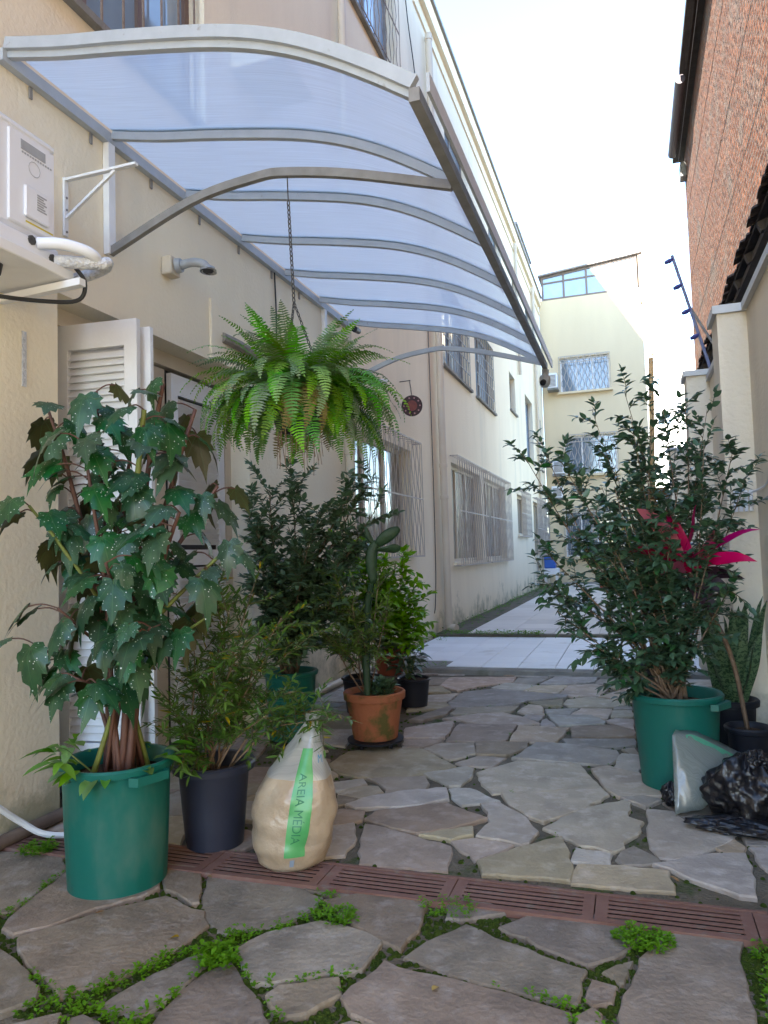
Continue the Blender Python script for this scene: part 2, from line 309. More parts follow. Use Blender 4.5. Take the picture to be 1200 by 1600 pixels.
STONES=[[(-2.233,1.888),(-2.030,2.006),(-2.051,2.126),(-2.078,2.303),(-2.200,2.430),(-2.780,2.349)],
[(-1.888,1.866),(-1.817,1.936),(-1.755,2.084),(-1.659,2.192),(-1.639,2.273),(-1.695,2.352),(-1.952,2.371),(-2.063,2.290),(-1.999,1.996),(-1.956,1.888)],
[(-1.673,2.330),(-1.609,2.268),(-1.458,2.198),(-1.439,2.210),(-1.591,2.464),(-1.740,2.455)],
[(-1.457,2.258),(-1.390,2.158),(-1.267,2.064),(-1.141,2.119),(-1.042,2.252),(-1.047,2.354),(-1.376,2.491),(-1.536,2.421)],
[(-1.801,1.803),(-1.660,1.719),(-1.503,1.646),(-1.470,1.692),(-1.401,1.791),(-1.347,1.927),(-1.328,2.089),(-1.391,2.169),(-1.439,2.168),(-1.579,2.226),(-1.622,2.178),(-1.732,2.056),(-1.858,1.854)],
[(-1.706,1.444),(-1.601,1.540),(-1.550,1.611),(-1.591,1.659),(-1.768,1.758),(-1.866,1.795),(-2.120,1.793)],
[(-1.334,1.629),(-1.245,1.640),(-1.214,1.764),(-1.207,1.878),(-1.241,1.966),(-1.286,1.917),(-1.353,1.756),(-1.381,1.636)],
[(-1.174,1.521),(-0.828,1.620),(-0.901,1.697),(-1.021,1.818),(-1.158,1.935),(-1.198,1.864),(-1.206,1.722),(-1.197,1.614)],
[(-1.032,1.838),(-0.898,1.898),(-0.770,1.982),(-0.760,2.134),(-0.879,2.190),(-0.990,2.197),(-1.122,2.084),(-1.166,1.977)],
[(-0.932,1.756),(-0.874,1.731),(-0.833,1.756),(-0.779,1.856),(-0.816,1.929),(-0.957,1.843),(-0.970,1.802)],
[(-1.470,1.413),(-1.329,1.454),(-1.425,1.549),(-1.451,1.589),(-1.481,1.576),(-1.544,1.515)],
[(-1.317,1.457),(-1.203,1.490),(-1.322,1.578),(-1.385,1.594),(-1.407,1.568)],
[(-1.032,2.375),(-0.883,2.446),(-0.984,2.463),(-1.212,2.424)],
[(-0.768,1.614),(-0.604,1.662),(-0.645,1.757),(-0.718,1.773),(-0.768,1.729)],
[(-0.721,1.781),(-0.645,1.757),(-0.604,1.662),(-0.182,1.782),(-0.198,1.942),(-0.411,1.988),(-0.619,2.008),(-0.722,2.037),(-0.776,1.842)],
[(-0.886,2.208),(-0.755,2.135),(-0.696,2.106),(-0.677,2.224),(-0.692,2.390),(-0.715,2.454),(-0.858,2.440),(-0.922,2.424),(-1.037,2.333)],
[(-0.611,2.324),(-0.565,2.326),(-0.436,2.403),(-0.534,2.478),(-0.649,2.459)],
[(-0.533,2.024),(-0.353,1.997),(-0.196,1.977),(-0.185,1.987),(-0.175,2.147),(-0.201,2.156),(-0.390,2.235),(-0.547,2.314),(-0.638,2.177),(-0.680,2.083)],
[(-0.277,2.220),(-0.168,2.173),(-0.101,2.234),(-0.008,2.395),(-0.049,2.464),(-0.223,2.471),(-0.342,2.456),(-0.442,2.318)],
[(-0.086,2.109),(-0.074,2.120),(-0.054,2.238),(-0.129,2.159)],
[(-0.171,2.012),(-0.150,1.990),(-0.100,2.017),(-0.094,2.091),(-0.156,2.112)],
[(0.031,2.378),(-0.033,2.244),(-0.058,2.101),(-0.088,1.967),(-0.082,1.811),(0.203,1.893),(0.227,2.017),(0.236,2.183),(0.229,2.307),(0.255,2.448),(0.052,2.441)],
[(-0.175,1.784),(-0.130,1.797),(-0.125,1.956),(-0.149,1.979),(-0.189,1.931)],
[(0.265,2.079),(0.230,1.900),(0.440,1.960),(0.562,2.433),(0.339,2.372)],
[(-1.422,2.892),(-1.318,2.676),(-1.196,2.671),(-1.112,2.710),(-1.133,2.879),(-1.198,3.036),(-1.300,2.977)],
[(-1.100,2.867),(-1.027,2.661),(-0.837,2.675),(-0.698,2.674),(-0.716,2.793),(-0.738,2.899),(-0.944,2.978),(-1.143,3.038)],
[(-0.971,3.014),(-0.899,2.990),(-0.776,3.073),(-0.653,3.216),(-0.862,3.361),(-1.149,3.191),(-1.162,3.091)],
[(-0.747,2.952),(-0.674,3.025),(-0.696,3.110),(-0.878,2.974)],
[(-0.615,2.792),(-0.502,2.968),(-0.665,2.996),(-0.738,2.948)],
[(-0.560,2.673),(-0.349,2.704),(-0.266,2.703),(-0.259,2.791),(-0.294,2.973),(-0.321,3.082),(-0.385,3.027),(-0.598,2.779)],
[(-0.653,3.286),(-0.625,3.177),(-0.654,3.019),(-0.465,2.968),(-0.440,2.993),(-0.425,3.118),(-0.512,3.297),(-0.632,3.429),(-0.713,3.397)],
[(-1.244,3.205),(-1.006,3.301),(-0.873,3.425),(-0.924,3.573),(-1.128,3.462),(-1.264,3.332),(-1.313,3.240)],
[(-0.857,3.469),(-0.795,3.372),(-0.644,3.471),(-0.813,3.623),(-0.908,3.586)],
[(-0.918,3.629),(-0.864,3.641),(-0.844,3.770),(-0.854,3.919),(-0.904,3.953),(-1.090,3.797)],
[(-0.762,3.695),(-0.687,3.565),(-0.458,3.676),(-0.207,3.808),(-0.321,4.136),(-0.650,4.133),(-0.782,3.952),(-0.822,3.875)],
[(-0.581,3.428),(-0.488,3.302),(-0.409,3.241),(-0.268,3.440),(-0.159,3.662),(-0.201,3.780),(-0.451,3.621),(-0.642,3.562)],
[(-1.536,3.696),(-1.411,3.648),(-1.179,3.720),(-1.060,3.838),(-0.970,3.974),(-1.088,4.106),(-1.234,4.284),(-1.523,4.262),(-1.644,4.107),(-1.649,3.850)],
[(-1.264,3.579),(-1.204,3.502),(-1.190,3.447),(-1.020,3.545),(-1.025,3.634),(-1.075,3.744),(-1.351,3.638)],
[(-1.482,3.452),(-1.415,3.423),(-1.334,3.563),(-1.375,3.633),(-1.521,3.520)],
[(-1.275,3.337),(-1.204,3.444),(-1.254,3.520),(-1.352,3.492),(-1.398,3.370)],
[(-1.333,3.243),(-1.293,3.333),(-1.397,3.356),(-1.371,3.200)],
[(-1.300,2.977),(-1.202,3.047),(-1.182,3.075),(-1.206,3.177),(-1.298,3.179),(-1.368,3.138)],
[(-1.734,3.775),(-1.671,3.863),(-1.691,3.936),(-1.762,3.967),(-1.849,3.901)],
[(-1.692,3.610),(-1.556,3.592),(-1.533,3.663),(-1.676,3.770)],
[(-0.319,3.099),(-0.242,3.028),(-0.186,3.029),(-0.129,2.988),(-0.082,3.046),(-0.090,3.101),(-0.041,3.193),(-0.014,3.338),(-0.070,3.381),(-0.063,3.565),(-0.087,3.598),(-0.267,3.428),(-0.402,3.177)],
[(-0.175,3.771),(-0.113,3.651),(0.085,3.705),(0.094,3.953),(-0.028,4.021),(-0.177,4.122),(-0.250,4.054)],
[(0.000,3.529),(0.066,3.634),(-0.006,3.670),(-0.096,3.636)],
[(0.011,3.289),(0.014,3.089),(0.045,2.996),(0.096,2.987),(0.198,3.062),(0.297,3.198),(0.372,3.368),(0.161,3.392),(0.123,3.498),(0.012,3.507)],
[(-0.165,2.865),(-0.133,2.873),(-0.129,2.975),(-0.261,3.004),(-0.266,2.873)],
[(-0.081,2.887),(0.039,2.934),(0.038,2.977),(-0.045,3.064),(-0.089,3.007),(-0.108,2.931)],
[(-0.248,2.685),(-0.097,2.694),(0.076,2.704),(0.065,2.859),(-0.080,2.867),(-0.240,2.846),(-0.251,2.769)],
[(0.085,2.880),(0.159,2.806),(0.278,2.722),(0.328,2.722),(0.350,2.965),(0.348,3.082),(0.230,3.052),(0.023,2.913)],
[(0.274,3.108),(0.337,3.101),(0.353,3.174),(0.325,3.264),(0.248,3.138)],
[(0.367,3.182),(0.508,3.217),(0.540,3.399),(0.375,3.337)],
[(0.404,2.962),(0.440,2.835),(0.504,3.194),(0.371,3.160)],
[(0.124,3.535),(0.163,3.419),(0.374,3.390),(0.546,3.432),(0.468,3.605),(0.298,3.769),(0.081,3.612)],
[(-1.751,6.275),(-1.612,6.377),(-1.664,6.743),(-1.880,6.712)],
[(-1.637,6.293),(-1.433,6.069),(-1.282,6.349),(-1.050,6.565),(-1.068,6.841),(-1.647,6.712)],
[(-1.668,5.940),(-1.480,6.016),(-1.632,6.274),(-1.733,6.209)],
[(-1.581,5.594),(-1.432,5.644),(-1.396,5.985),(-1.645,5.856)],
[(-0.851,6.495),(-0.751,6.854),(-1.035,6.801),(-1.037,6.516)],
[(-0.582,6.537),(-0.369,6.649),(-0.346,6.881),(-0.714,6.848),(-0.798,6.483)],
[(-1.085,6.218),(-0.900,6.220),(-0.828,6.449),(-1.098,6.507),(-1.185,6.296)],
[(-0.774,6.133),(-0.627,6.114),(-0.578,6.488),(-0.826,6.430),(-0.898,6.202)],
[(-0.506,5.990),(-0.295,6.059),(-0.253,6.398),(-0.317,6.598),(-0.561,6.491),(-0.599,6.075)],
[(-0.248,6.511),(-0.119,6.560),(-0.080,6.867),(-0.326,6.830),(-0.351,6.612)],
[(-1.395,5.611),(-1.333,5.432),(-1.177,5.497),(-0.866,5.643),(-0.820,5.751),(-0.545,5.902),(-0.538,6.001),(-1.147,6.180),(-1.373,6.034),(-1.381,5.774)],
[(-0.026,5.867),(0.006,6.219),(-0.162,6.234),(-0.293,6.002)],
[(-0.538,5.724),(-0.493,5.621),(-0.180,5.663),(-0.083,5.842),(-0.354,6.016),(-0.528,5.881)],
[(-0.684,5.623),(-0.543,5.612),(-0.556,5.852),(-0.793,5.717)],
[(-1.244,5.183),(-1.075,5.288),(-0.885,5.372),(-0.854,5.556),(-1.280,5.405),(-1.285,5.229)],
[(-0.762,5.320),(-0.645,5.342),(-0.697,5.606),(-0.789,5.627),(-0.829,5.382)],
[(-0.618,5.354),(-0.473,5.367),(-0.433,5.588),(-0.649,5.506)],
[(-0.277,5.269),(-0.211,5.269),(-0.195,5.589),(-0.403,5.579),(-0.453,5.384)],
[(-0.982,4.949),(-0.769,4.973),(-0.637,5.035),(-0.758,5.184),(-0.934,5.315),(-1.096,5.244),(-1.303,5.060)],
[(-0.654,5.122),(-0.638,5.284),(-0.757,5.281),(-0.771,5.194)],
[(-0.616,4.968),(-0.527,4.986),(-0.606,5.181),(-0.634,5.126)],
[(-0.508,4.990),(-0.231,5.085),(-0.227,5.174),(-0.321,5.344),(-0.606,5.309)],
[(-0.968,4.481),(-0.787,4.543),(-0.777,4.937),(-1.152,4.904),(-1.136,4.471)],
[(-0.503,4.554),(-0.479,4.682),(-0.440,4.958),(-0.757,4.935),(-0.754,4.550)],
[(-0.396,4.699),(-0.040,4.787),(-0.040,4.928),(-0.154,5.071),(-0.420,4.990)],
[(-0.419,4.533),(-0.143,4.526),(-0.038,4.595),(-0.043,4.747),(-0.452,4.652)],
[(-0.042,4.981),(-0.041,5.289),(-0.159,5.292),(-0.222,5.206)],
[(-0.186,5.312),(-0.048,5.344),(-0.054,5.546),(-0.184,5.522)],
[(-1.024,4.084),(-0.911,4.237),(-0.963,4.457),(-1.155,4.417),(-1.220,4.284)],
[(-0.896,4.218),(-0.728,4.220),(-0.640,4.407),(-0.645,4.534),(-0.951,4.460)],
[(-0.921,3.985),(-0.769,4.000),(-0.729,4.190),(-0.884,4.190),(-0.969,4.022)],
[(-0.324,4.157),(-0.177,4.150),(-0.123,4.322),(-0.142,4.446),(-0.429,4.521),(-0.594,4.511),(-0.682,4.179)],
[(-0.065,4.419),(-0.012,4.388),(-0.043,4.557),(-0.104,4.498)],
[(-0.015,4.039),(-0.012,4.367),(-0.108,4.380),(-0.140,4.120)],
[(-1.408,4.486),(-1.165,4.536),(-1.192,4.896),(-1.221,4.963),(-1.474,4.723)],
[(-1.355,4.269),(-1.241,4.312),(-1.181,4.421),(-1.168,4.494),(-1.396,4.447)],
[(-1.422,4.961),(-1.320,5.189),(-1.316,5.363),(-1.357,5.502),(-1.462,5.162),(-1.522,4.955)],
[(-1.628,5.256),(-1.423,5.358),(-1.373,5.499),(-1.419,5.591),(-1.698,5.542)],
[(-0.178,5.551),(-0.054,5.594),(-0.069,5.733),(-0.166,5.637)],
[(0.007,6.279),(0.009,6.486),(-0.148,6.307)],
[(0.010,6.571),(0.012,6.829),(-0.055,6.798),(-0.103,6.534)],
[(-0.164,6.340),(-0.135,6.510),(-0.239,6.475)],
[(-2.512,2.627),(-2.158,2.627),(-2.283,2.843),(-2.512,2.914)],
[(-2.513,2.930),(-2.284,2.858),(-2.225,3.247),(-2.513,3.217)],
[(-2.511,3.231),(-2.222,3.262),(-2.114,3.395),(-2.511,3.506)],
[(-2.509,3.519),(-2.112,3.407),(-2.105,3.670),(-2.509,3.811)],
[(-2.510,3.825),(-2.106,3.683),(-2.146,3.947),(-2.510,4.055)],
[(-2.512,4.071),(-2.148,3.963),(-2.286,4.360),(-2.512,4.369)],
[(-2.513,4.381),(-2.287,4.372),(-2.240,4.523),(-2.513,4.490)],
[(-2.511,4.503),(-2.238,4.536),(-2.065,4.917),(-2.511,4.846)],
[(-2.510,4.864),(-2.065,4.935),(-2.220,5.217),(-2.510,5.214)],
[(-2.512,5.228),(-2.221,5.231),(-2.165,5.447),(-2.512,5.442)],
[(-2.512,5.456),(-2.165,5.461),(-2.240,5.773),(-2.512,5.766)],
[(-2.511,5.780),(-2.239,5.787),(-2.131,6.057),(-2.511,5.907)],
[(-2.509,5.919),(-2.129,6.069),(-2.084,6.217),(-2.509,6.247)],
[(-2.510,6.260),(-2.085,6.230),(-2.204,6.472),(-2.510,6.487)],
[(-2.513,6.500),(-2.206,6.486),(-2.254,6.734),(-2.513,6.818)],
[(-2.513,6.834),(-2.254,6.750),(-2.219,7.092),(-2.513,7.092)],
[(-2.141,2.627),(-1.797,2.627),(-1.931,2.924),(-2.266,2.843)],
[(-2.268,2.858),(-1.932,2.939),(-1.858,3.140),(-2.209,3.246)],
[(-2.204,3.260),(-1.853,3.153),(-1.746,3.449),(-2.096,3.393)],
[(-2.094,3.406),(-1.745,3.462),(-1.857,3.728),(-2.087,3.668)],
[(-2.267,4.372),(-1.712,4.223),(-1.762,4.633),(-2.221,4.523)],
[(-2.220,4.539),(-1.762,4.649),(-1.925,4.905),(-2.048,4.920)],
[(-2.049,4.935),(-1.926,4.920),(-1.849,5.150),(-2.204,5.217)],
[(-2.205,5.229),(-1.850,5.161),(-1.930,5.334),(-2.149,5.445)],
[(-2.150,5.460),(-1.930,5.349),(-1.892,5.774),(-2.224,5.772)],
[(-2.224,5.788),(-1.891,5.791),(-1.888,6.022),(-2.115,6.059)],
[(-2.237,6.750),(-1.815,6.875),(-1.908,7.093),(-2.203,7.093)],
[(-1.913,2.940),(-1.398,2.972),(-1.568,3.253),(-1.839,3.141)],
[(-1.838,3.154),(-1.568,3.265),(-1.555,3.425),(-1.731,3.450)],
[(-1.747,4.647),(-1.506,4.530),(-1.559,4.791),(-1.910,4.903)],
[(-1.798,6.877),(-1.565,6.902),(-1.570,7.095),(-1.891,7.095)],
[(0.005,5.355),(0.420,5.499),(0.339,5.650),(-0.010,5.664)],
[(-0.010,5.679),(0.339,5.665),(0.425,5.972),(-0.002,6.054)],
[(-0.002,6.068),(0.425,5.987),(0.299,6.222),(0.051,6.239)],
[(0.052,6.253),(0.300,6.235),(0.427,6.531),(0.051,6.558)],
[(0.360,3.964),(0.672,4.084),(0.672,4.207),(0.363,4.361)],
[(0.362,4.375),(0.671,4.221),(0.671,4.578),(0.306,4.561)],
[(0.304,4.574),(0.670,4.592),(0.670,4.812),(0.271,4.815)],
[(0.273,4.830),(0.672,4.827),(0.672,5.209),(0.439,5.112)],
[(0.441,5.128),(0.674,5.226),(0.674,5.465),(0.439,5.488)],
[(0.438,5.500),(0.673,5.477),(0.673,5.649),(0.356,5.651)],
[(0.356,5.663),(0.673,5.661),(0.673,5.931),(0.442,5.971)],
[(0.442,5.985),(0.672,5.944),(0.672,6.191),(0.316,6.219)],
[(0.316,6.235),(0.672,6.206),(0.672,6.619),(0.442,6.531)],
[(0.442,6.546),(0.672,6.633),(0.672,6.777),(0.287,6.810)],
[(0.284,6.822),(0.669,6.790),(0.669,7.092),(0.247,7.092)],
[(-2.511,0.207),(-2.202,0.207),(-2.147,0.439),(-2.511,0.485)],
[(-2.511,0.499),(-2.147,0.452),(-2.203,0.746),(-2.511,0.736)],
[(-2.511,0.750),(-2.203,0.759),(-2.164,0.991),(-2.511,1.039)],
[(-2.510,1.053),(-2.163,1.005),(-2.097,1.304),(-2.510,1.306)],
[(-2.511,1.320),(-2.098,1.318),(-2.264,1.520),(-2.511,1.604)],
[(-2.512,1.617),(-2.265,1.533),(-2.167,1.907),(-2.512,1.770)],
[(-2.183,0.207),(-1.715,0.207),(-1.797,0.480),(-2.128,0.439)],
[(-2.128,0.453),(-1.797,0.494),(-1.731,0.764),(-2.184,0.746)],
[(-2.184,0.760),(-1.732,0.778),(-1.785,1.086),(-2.145,0.992)],
[(-2.144,1.005),(-1.784,1.099),(-1.807,1.270),(-2.078,1.304)],
[(-1.696,0.208),(-1.422,0.208),(-1.456,0.516),(-1.779,0.481)],
[(-1.777,0.494),(-1.455,0.529),(-1.308,0.680),(-1.712,0.764)],
[(-1.711,0.778),(-1.307,0.694),(-1.409,1.023),(-1.764,1.086)],
[(-1.766,1.099),(-1.411,1.037),(-1.407,1.260),(-1.789,1.270)],
[(-1.405,0.208),(-0.995,0.208),(-1.144,0.506),(-1.439,0.516)],
[(-1.437,0.530),(-1.142,0.520),(-0.918,0.828),(-1.290,0.681)],
[(-1.287,0.692),(-0.915,0.839),(-0.981,0.936),(-1.389,1.022)],
[(-1.390,1.035),(-0.982,0.949),(-0.949,1.238),(-1.386,1.257)],
[(-0.975,0.207),(-0.632,0.207),(-0.678,0.408),(-1.125,0.505)],
[(-1.124,0.519),(-0.677,0.422),(-0.628,0.662),(-0.900,0.826)],
[(-0.899,0.839),(-0.627,0.675),(-0.747,0.992),(-0.964,0.936)],
[(-0.966,0.948),(-0.749,1.004),(-0.758,1.209),(-0.933,1.237)],
[(-0.611,0.206),(-0.283,0.206),(-0.178,0.444),(-0.657,0.408)],
[(-0.658,0.421),(-0.179,0.457),(-0.386,0.773),(-0.609,0.661)],
[(-0.612,0.675),(-0.390,0.788),(-0.367,1.036),(-0.733,0.993)],
[(-0.734,1.007),(-0.368,1.051),(-0.284,1.359),(-0.742,1.212)],
[(-0.739,1.227),(-0.282,1.373),(-0.270,1.583),(-0.621,1.604)],
[(-0.266,0.206),(0.006,0.206),(0.029,0.444),(-0.161,0.445)],
[(-0.160,0.458),(0.030,0.458),(0.148,0.685),(-0.368,0.774)],
[(-0.369,0.789),(0.147,0.700),(0.141,1.041),(-0.346,1.037)],
[(-0.347,1.053),(0.141,1.057),(-0.007,1.319),(-0.264,1.361)],
[(-0.264,1.373),(-0.007,1.331),(-0.006,1.498),(-0.253,1.583)],
[(0.023,0.207),(0.534,0.207),(0.354,0.506),(0.046,0.445)],
[(0.046,0.457),(0.354,0.518),(0.359,0.679),(0.164,0.684)],
[(0.168,0.699),(0.364,0.694),(0.575,1.045),(0.163,1.040)],
[(0.161,1.055),(0.573,1.059),(0.402,1.223),(0.014,1.317)],
[(0.012,1.330),(0.400,1.235),(0.576,1.589),(0.013,1.497)],
[(0.017,1.509),(0.579,1.602),(0.544,1.772),(0.135,1.789)],
[(0.555,0.207),(0.802,0.207),(0.868,0.441),(0.375,0.506)],
[(0.372,0.518),(0.865,0.453),(0.812,0.677),(0.378,0.679)],
[(0.382,0.694),(0.815,0.691),(0.920,1.039),(0.593,1.045)],
[(0.594,1.059),(0.922,1.053),(0.916,1.276),(0.423,1.222)],
[(0.423,1.235),(0.916,1.290),(0.927,1.564),(0.599,1.590)],
[(0.601,1.604),(0.928,1.578),(0.867,1.848),(0.565,1.774)],
[(0.563,1.786),(0.866,1.861),(0.900,2.090),(0.517,2.083)],
[(0.819,0.205),(1.104,0.205),(1.144,0.386),(0.884,0.440)],
[(0.887,0.452),(1.146,0.399),(1.308,0.735),(0.834,0.676)],
[(0.836,0.690),(1.310,0.749),(1.280,0.927),(0.941,1.038)],
[(0.941,1.053),(1.280,0.942),(1.212,1.355),(0.934,1.277)],
[(0.934,1.291),(1.211,1.369),(1.246,1.550),(0.945,1.566)],
[(0.944,1.578),(1.246,1.562),(1.210,1.766),(0.884,1.847)],
[(0.882,1.860),(1.208,1.779),(1.135,2.049),(0.917,2.090)],
[(0.915,2.104),(1.133,2.064),(1.185,2.382),(0.764,2.382)],
[(1.123,0.206),(1.588,0.206),(1.588,0.446),(1.163,0.387)],
[(1.165,0.401),(1.591,0.460),(1.591,0.805),(1.327,0.737)],
[(1.328,0.750),(1.593,0.819),(1.593,0.954),(1.298,0.928)],
[(1.297,0.941),(1.591,0.967),(1.591,1.244),(1.229,1.353)],
[(1.228,1.368),(1.591,1.259),(1.591,1.523),(1.263,1.549)],
[(1.263,1.561),(1.591,1.535),(1.591,1.775),(1.227,1.765)],
[(1.226,1.778),(1.589,1.788),(1.589,2.070),(1.153,2.048)],
[(1.152,2.063),(1.589,2.085),(1.589,2.382),(1.204,2.382)],
[(-2.031,4.028),(-1.856,4.020),(-1.780,4.115),(-2.066,4.126)],
[(-2.084,6.122),(-1.797,6.185),(-1.743,6.270),(-2.051,6.347)],
[(-1.749,2.625),(-1.534,2.625),(-1.467,2.822),(-1.703,2.838)],
[(-1.324,6.969),(-1.098,6.923),(-1.027,7.096),(-1.277,7.096)],
[(-1.084,6.922),(-0.788,6.895),(-0.774,7.095),(-1.014,7.095)],
[(-0.776,6.895),(-0.576,6.912),(-0.626,7.095),(-0.763,7.095)],
[(-0.563,6.913),(-0.330,6.959),(-0.252,7.096),(-0.614,7.096)],
[(-0.053,6.853),(0.201,6.878),(0.145,7.094),(-0.070,7.094)]]
# ================================================================== SETTING: ground
WX = -2.54                                             # face of the left building
ground = struct(MB().box(-60,60,-20,140,-.4,-.014).build('ground', soil))
def paving(poly_, parent, zt, mt, seed):
    rr = random.Random(seed); n = len(poly_)
    out = []
    for i in range(n):
        a = Vector(poly_[i]); b = Vector(poly_[(i+1) % n]); L = (b-a).length; k = max(1, min(8, int(L/.045)))
        nn = Vector((-(b-a).y, (b-a).x))/max(L, 1e-6)
        for j in range(k):
            t = j/k; q = a.lerp(b, t)
            if j: q = q + nn*rr.uniform(-.008, .008)
            else: q = q + Vector((rr.uniform(-.003,.003), rr.uniform(-.003,.003)))
            out.append(q)
    c = sum(out, Vector((0,0)))/len(out); m_ = len(out); vs = []
    tx, ty = rr.uniform(-.012,.012), rr.uniform(-.012,.012); z0 = zt+rr.uniform(-.005,.006)
    g_ = .009 if c.y > 2.62 else .003
    out = [q+(q-c).normalized()*g_ for q in out]
    for ins, z in ((0,-.03),(0,-.006),(.005,0)):
        for q in out:
            d = c-q; p = q+d.normalized()*ins
            vs.append((p.x, p.y, (z0+z+(p.x-c.x)*tx+(p.y-c.y)*ty) if z > -.02 else zt-.03))
    vs.append((c.x, c.y, z0))
    fs = []
    for k in range(2):
        for j in range(m_): l = (j+1) % m_; fs.append((k*m_+j, k*m_+l, (k+1)*m_+l, (k+1)*m_+j))
    for j in range(m_): fs.append((2*m_+j, 2*m_+(j+1) % m_, 3*m_))
    mb = MB(); mb.add(vs, fs); return mb.build('paving_stone', mt, parent)
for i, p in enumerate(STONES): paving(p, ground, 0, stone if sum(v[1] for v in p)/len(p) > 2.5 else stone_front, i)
# raised landing of white tiles, then the beige path
landing = struct(MB().bbox(-2.50, .71, 6.93, 9.46, -.03, .047, .012).build('landing', concrete))
rr = random.Random(4)
def tile(x0, x1, y0, y1, z, mt, parent):
    j = rr.uniform(-.0015,.0015)
    return MB().bbox(x0+.003, x1-.003, y0+.003, y1-.003, z-.012, z+j, .002).build('tile', mt, parent)
for i in range(8):
    for j in range(7):
        if i == 0 and j == 0: continue
        x0 = -2.11+.345*i; y0 = 7.03+.345*j
        tile(x0, x0+.345, y0, y0+.345, .055, tilew, landing)
for j in range(2, 7): tile(-2.455, -2.11, 7.03+.345*j, 7.375+.345*j, .055, tilew, landing)
path = struct(MB().box(-2.10, .71, 9.56, 40, -.03, .086).build('path', grout))
for i in range(5):
    for j in range(22):
        x0 = -2.10+.555*i; y0 = 9.57+.6*j
        tile(x0, min(x0+.555, .708), y0, y0+.6, .093, tileb, path)
struct(MB().box(-60,60,-30,.16,-.035,-.006).build('yard', mat('bounce_concrete',(.46,.42,.36),(.40,.37,.31),scale=2,rough=.95)))  # unseen pale concrete added behind the camera to bounce sun into the alley
struct(MB().box(-2.54,-2.10,9.46,24.2,-.03,.075).build('planting_strip', soil))
struct(MB().box(-2.10,.71,9.465,9.555,-.03,.078).build('path_joint', soil))
# drain grate across the yard
dr = thing('drain_grate', (-1,2.5,0), 'long brown slotted drain grate set across the paving', 'drain')
MB().box(-2.5,1.7,2.405,2.605,-.0125,-.0118).build('channel_shade_sheet', draind, dr)  # flat near-black sheet, paints the shade of a deep channel under the bars
for y in (2.405, 2.592): MB().box(-2.5,1.7,y,y+.014,-.0117,.010).build('frame_rail', drainm, dr)
for k in range(9):
    x0 = -2.5+.4667*k
    g = MB()
    g.box(x0+.002,x0+.04,2.42,2.591,-.0115,.008); g.box(x0+.43,x0+.4647,2.42,2.591,-.0115,.008)
    for q in range(6): g.box(x0+.04, x0+.43, 2.421+q*.0292, 2.421+q*.0292+.0165, .0055, .0078)
    g.build('grate_section', drainm, dr)
# ================================================================== left building
bl = thing('apartment_building', (WX, 12, 0), 'long cream apartment block on the left with grilled windows and tall downpipe', 'building')
def wall_openings(axis, pos, u0, u1, z0, z1, ops, depth, mb, sign=1):
    """wall sheet on plane axis=pos with rectangular holes (ua,ub,za,zb) and reveals going back by depth"""
    us = sorted({u0, u1, *[o[0] for o in ops], *[o[1] for o in ops]}); zs = sorted({z0, z1, *[o[2] for o in ops], *[o[3] for o in ops]})
    P = (lambda u, z, d=0: (pos-sign*d, u, z)) if axis == 'x' else (lambda u, z, d=0: (u, pos-sign*d, z))
    for i in range(len(us)-1):
        for j in range(len(zs)-1):
            uc, zc = (us[i]+us[i+1])/2, (zs[j]+zs[j+1])/2
            if any(o[0] < uc < o[1] and o[2] < zc < o[3] for o in ops): continue
            mb.add([P(us[i],zs[j]),P(us[i+1],zs[j]),P(us[i+1],zs[j+1]),P(us[i],zs[j+1])], [(0,1,2,3)])
    for a, b, c, d in ops:
        for q in (((a,c),(a,d)),((b,d),(b,c)),((a,d),(b,d)),((b,c),(a,c))):
            (p1, p2) = q; mb.add([P(*p1),P(*p2),P(*p2,depth),P(*p1,depth)], [(0,1,2,3)])
    return mb
DOOR = (2.78, 4.62, -.03, 2.45)
G = [(6.55,8.70,1.17,2.42),(10.85,13.15,1.0,2.52),(13.45,15.85,1.0,2.52),(17.6,19.2,1.53,2.5),(20.6,23.5,.95,2.5)]
UW = [(1.6,4.12,3.98,5.3),(10.55,12.5,3.96,5.3),(13.05,14.9,3.96,5.3),(17.1,18.0,4.45,5.35),(19.8,21.3,3.6,5.35),(22.2,23.4,3.6,5.2)]
TW = [(6.9,8.6,7.02,8.35),(11.2,13.0,7.1,8.3),(15.0,16.6,7.1,8.3),(18.2,19.2,7.3,8.2),(20.6,22.2,7.1,8.3)]
mb = MB(); wall_openings('x', WX, -10.6, 24.2, -.03, 9.1, [DOOR]+G+UW+TW, .2, mb)
mb.build('wall', plaster, bl)
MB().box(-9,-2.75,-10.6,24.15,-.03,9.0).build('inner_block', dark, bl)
MB().box(-9.2,-2.47,-10.65,24.21,9.1,9.38).build('parapet', plaster, bl)
MB().box(-9.25,-2.43,-10.7,24.25,9.38,9.44).build('parapet_cap', dkfrm, bl)
MB().box(WX-.1,WX+.025,9.5,24.2,8.82,8.88).build('cornice_band', plaster, bl)
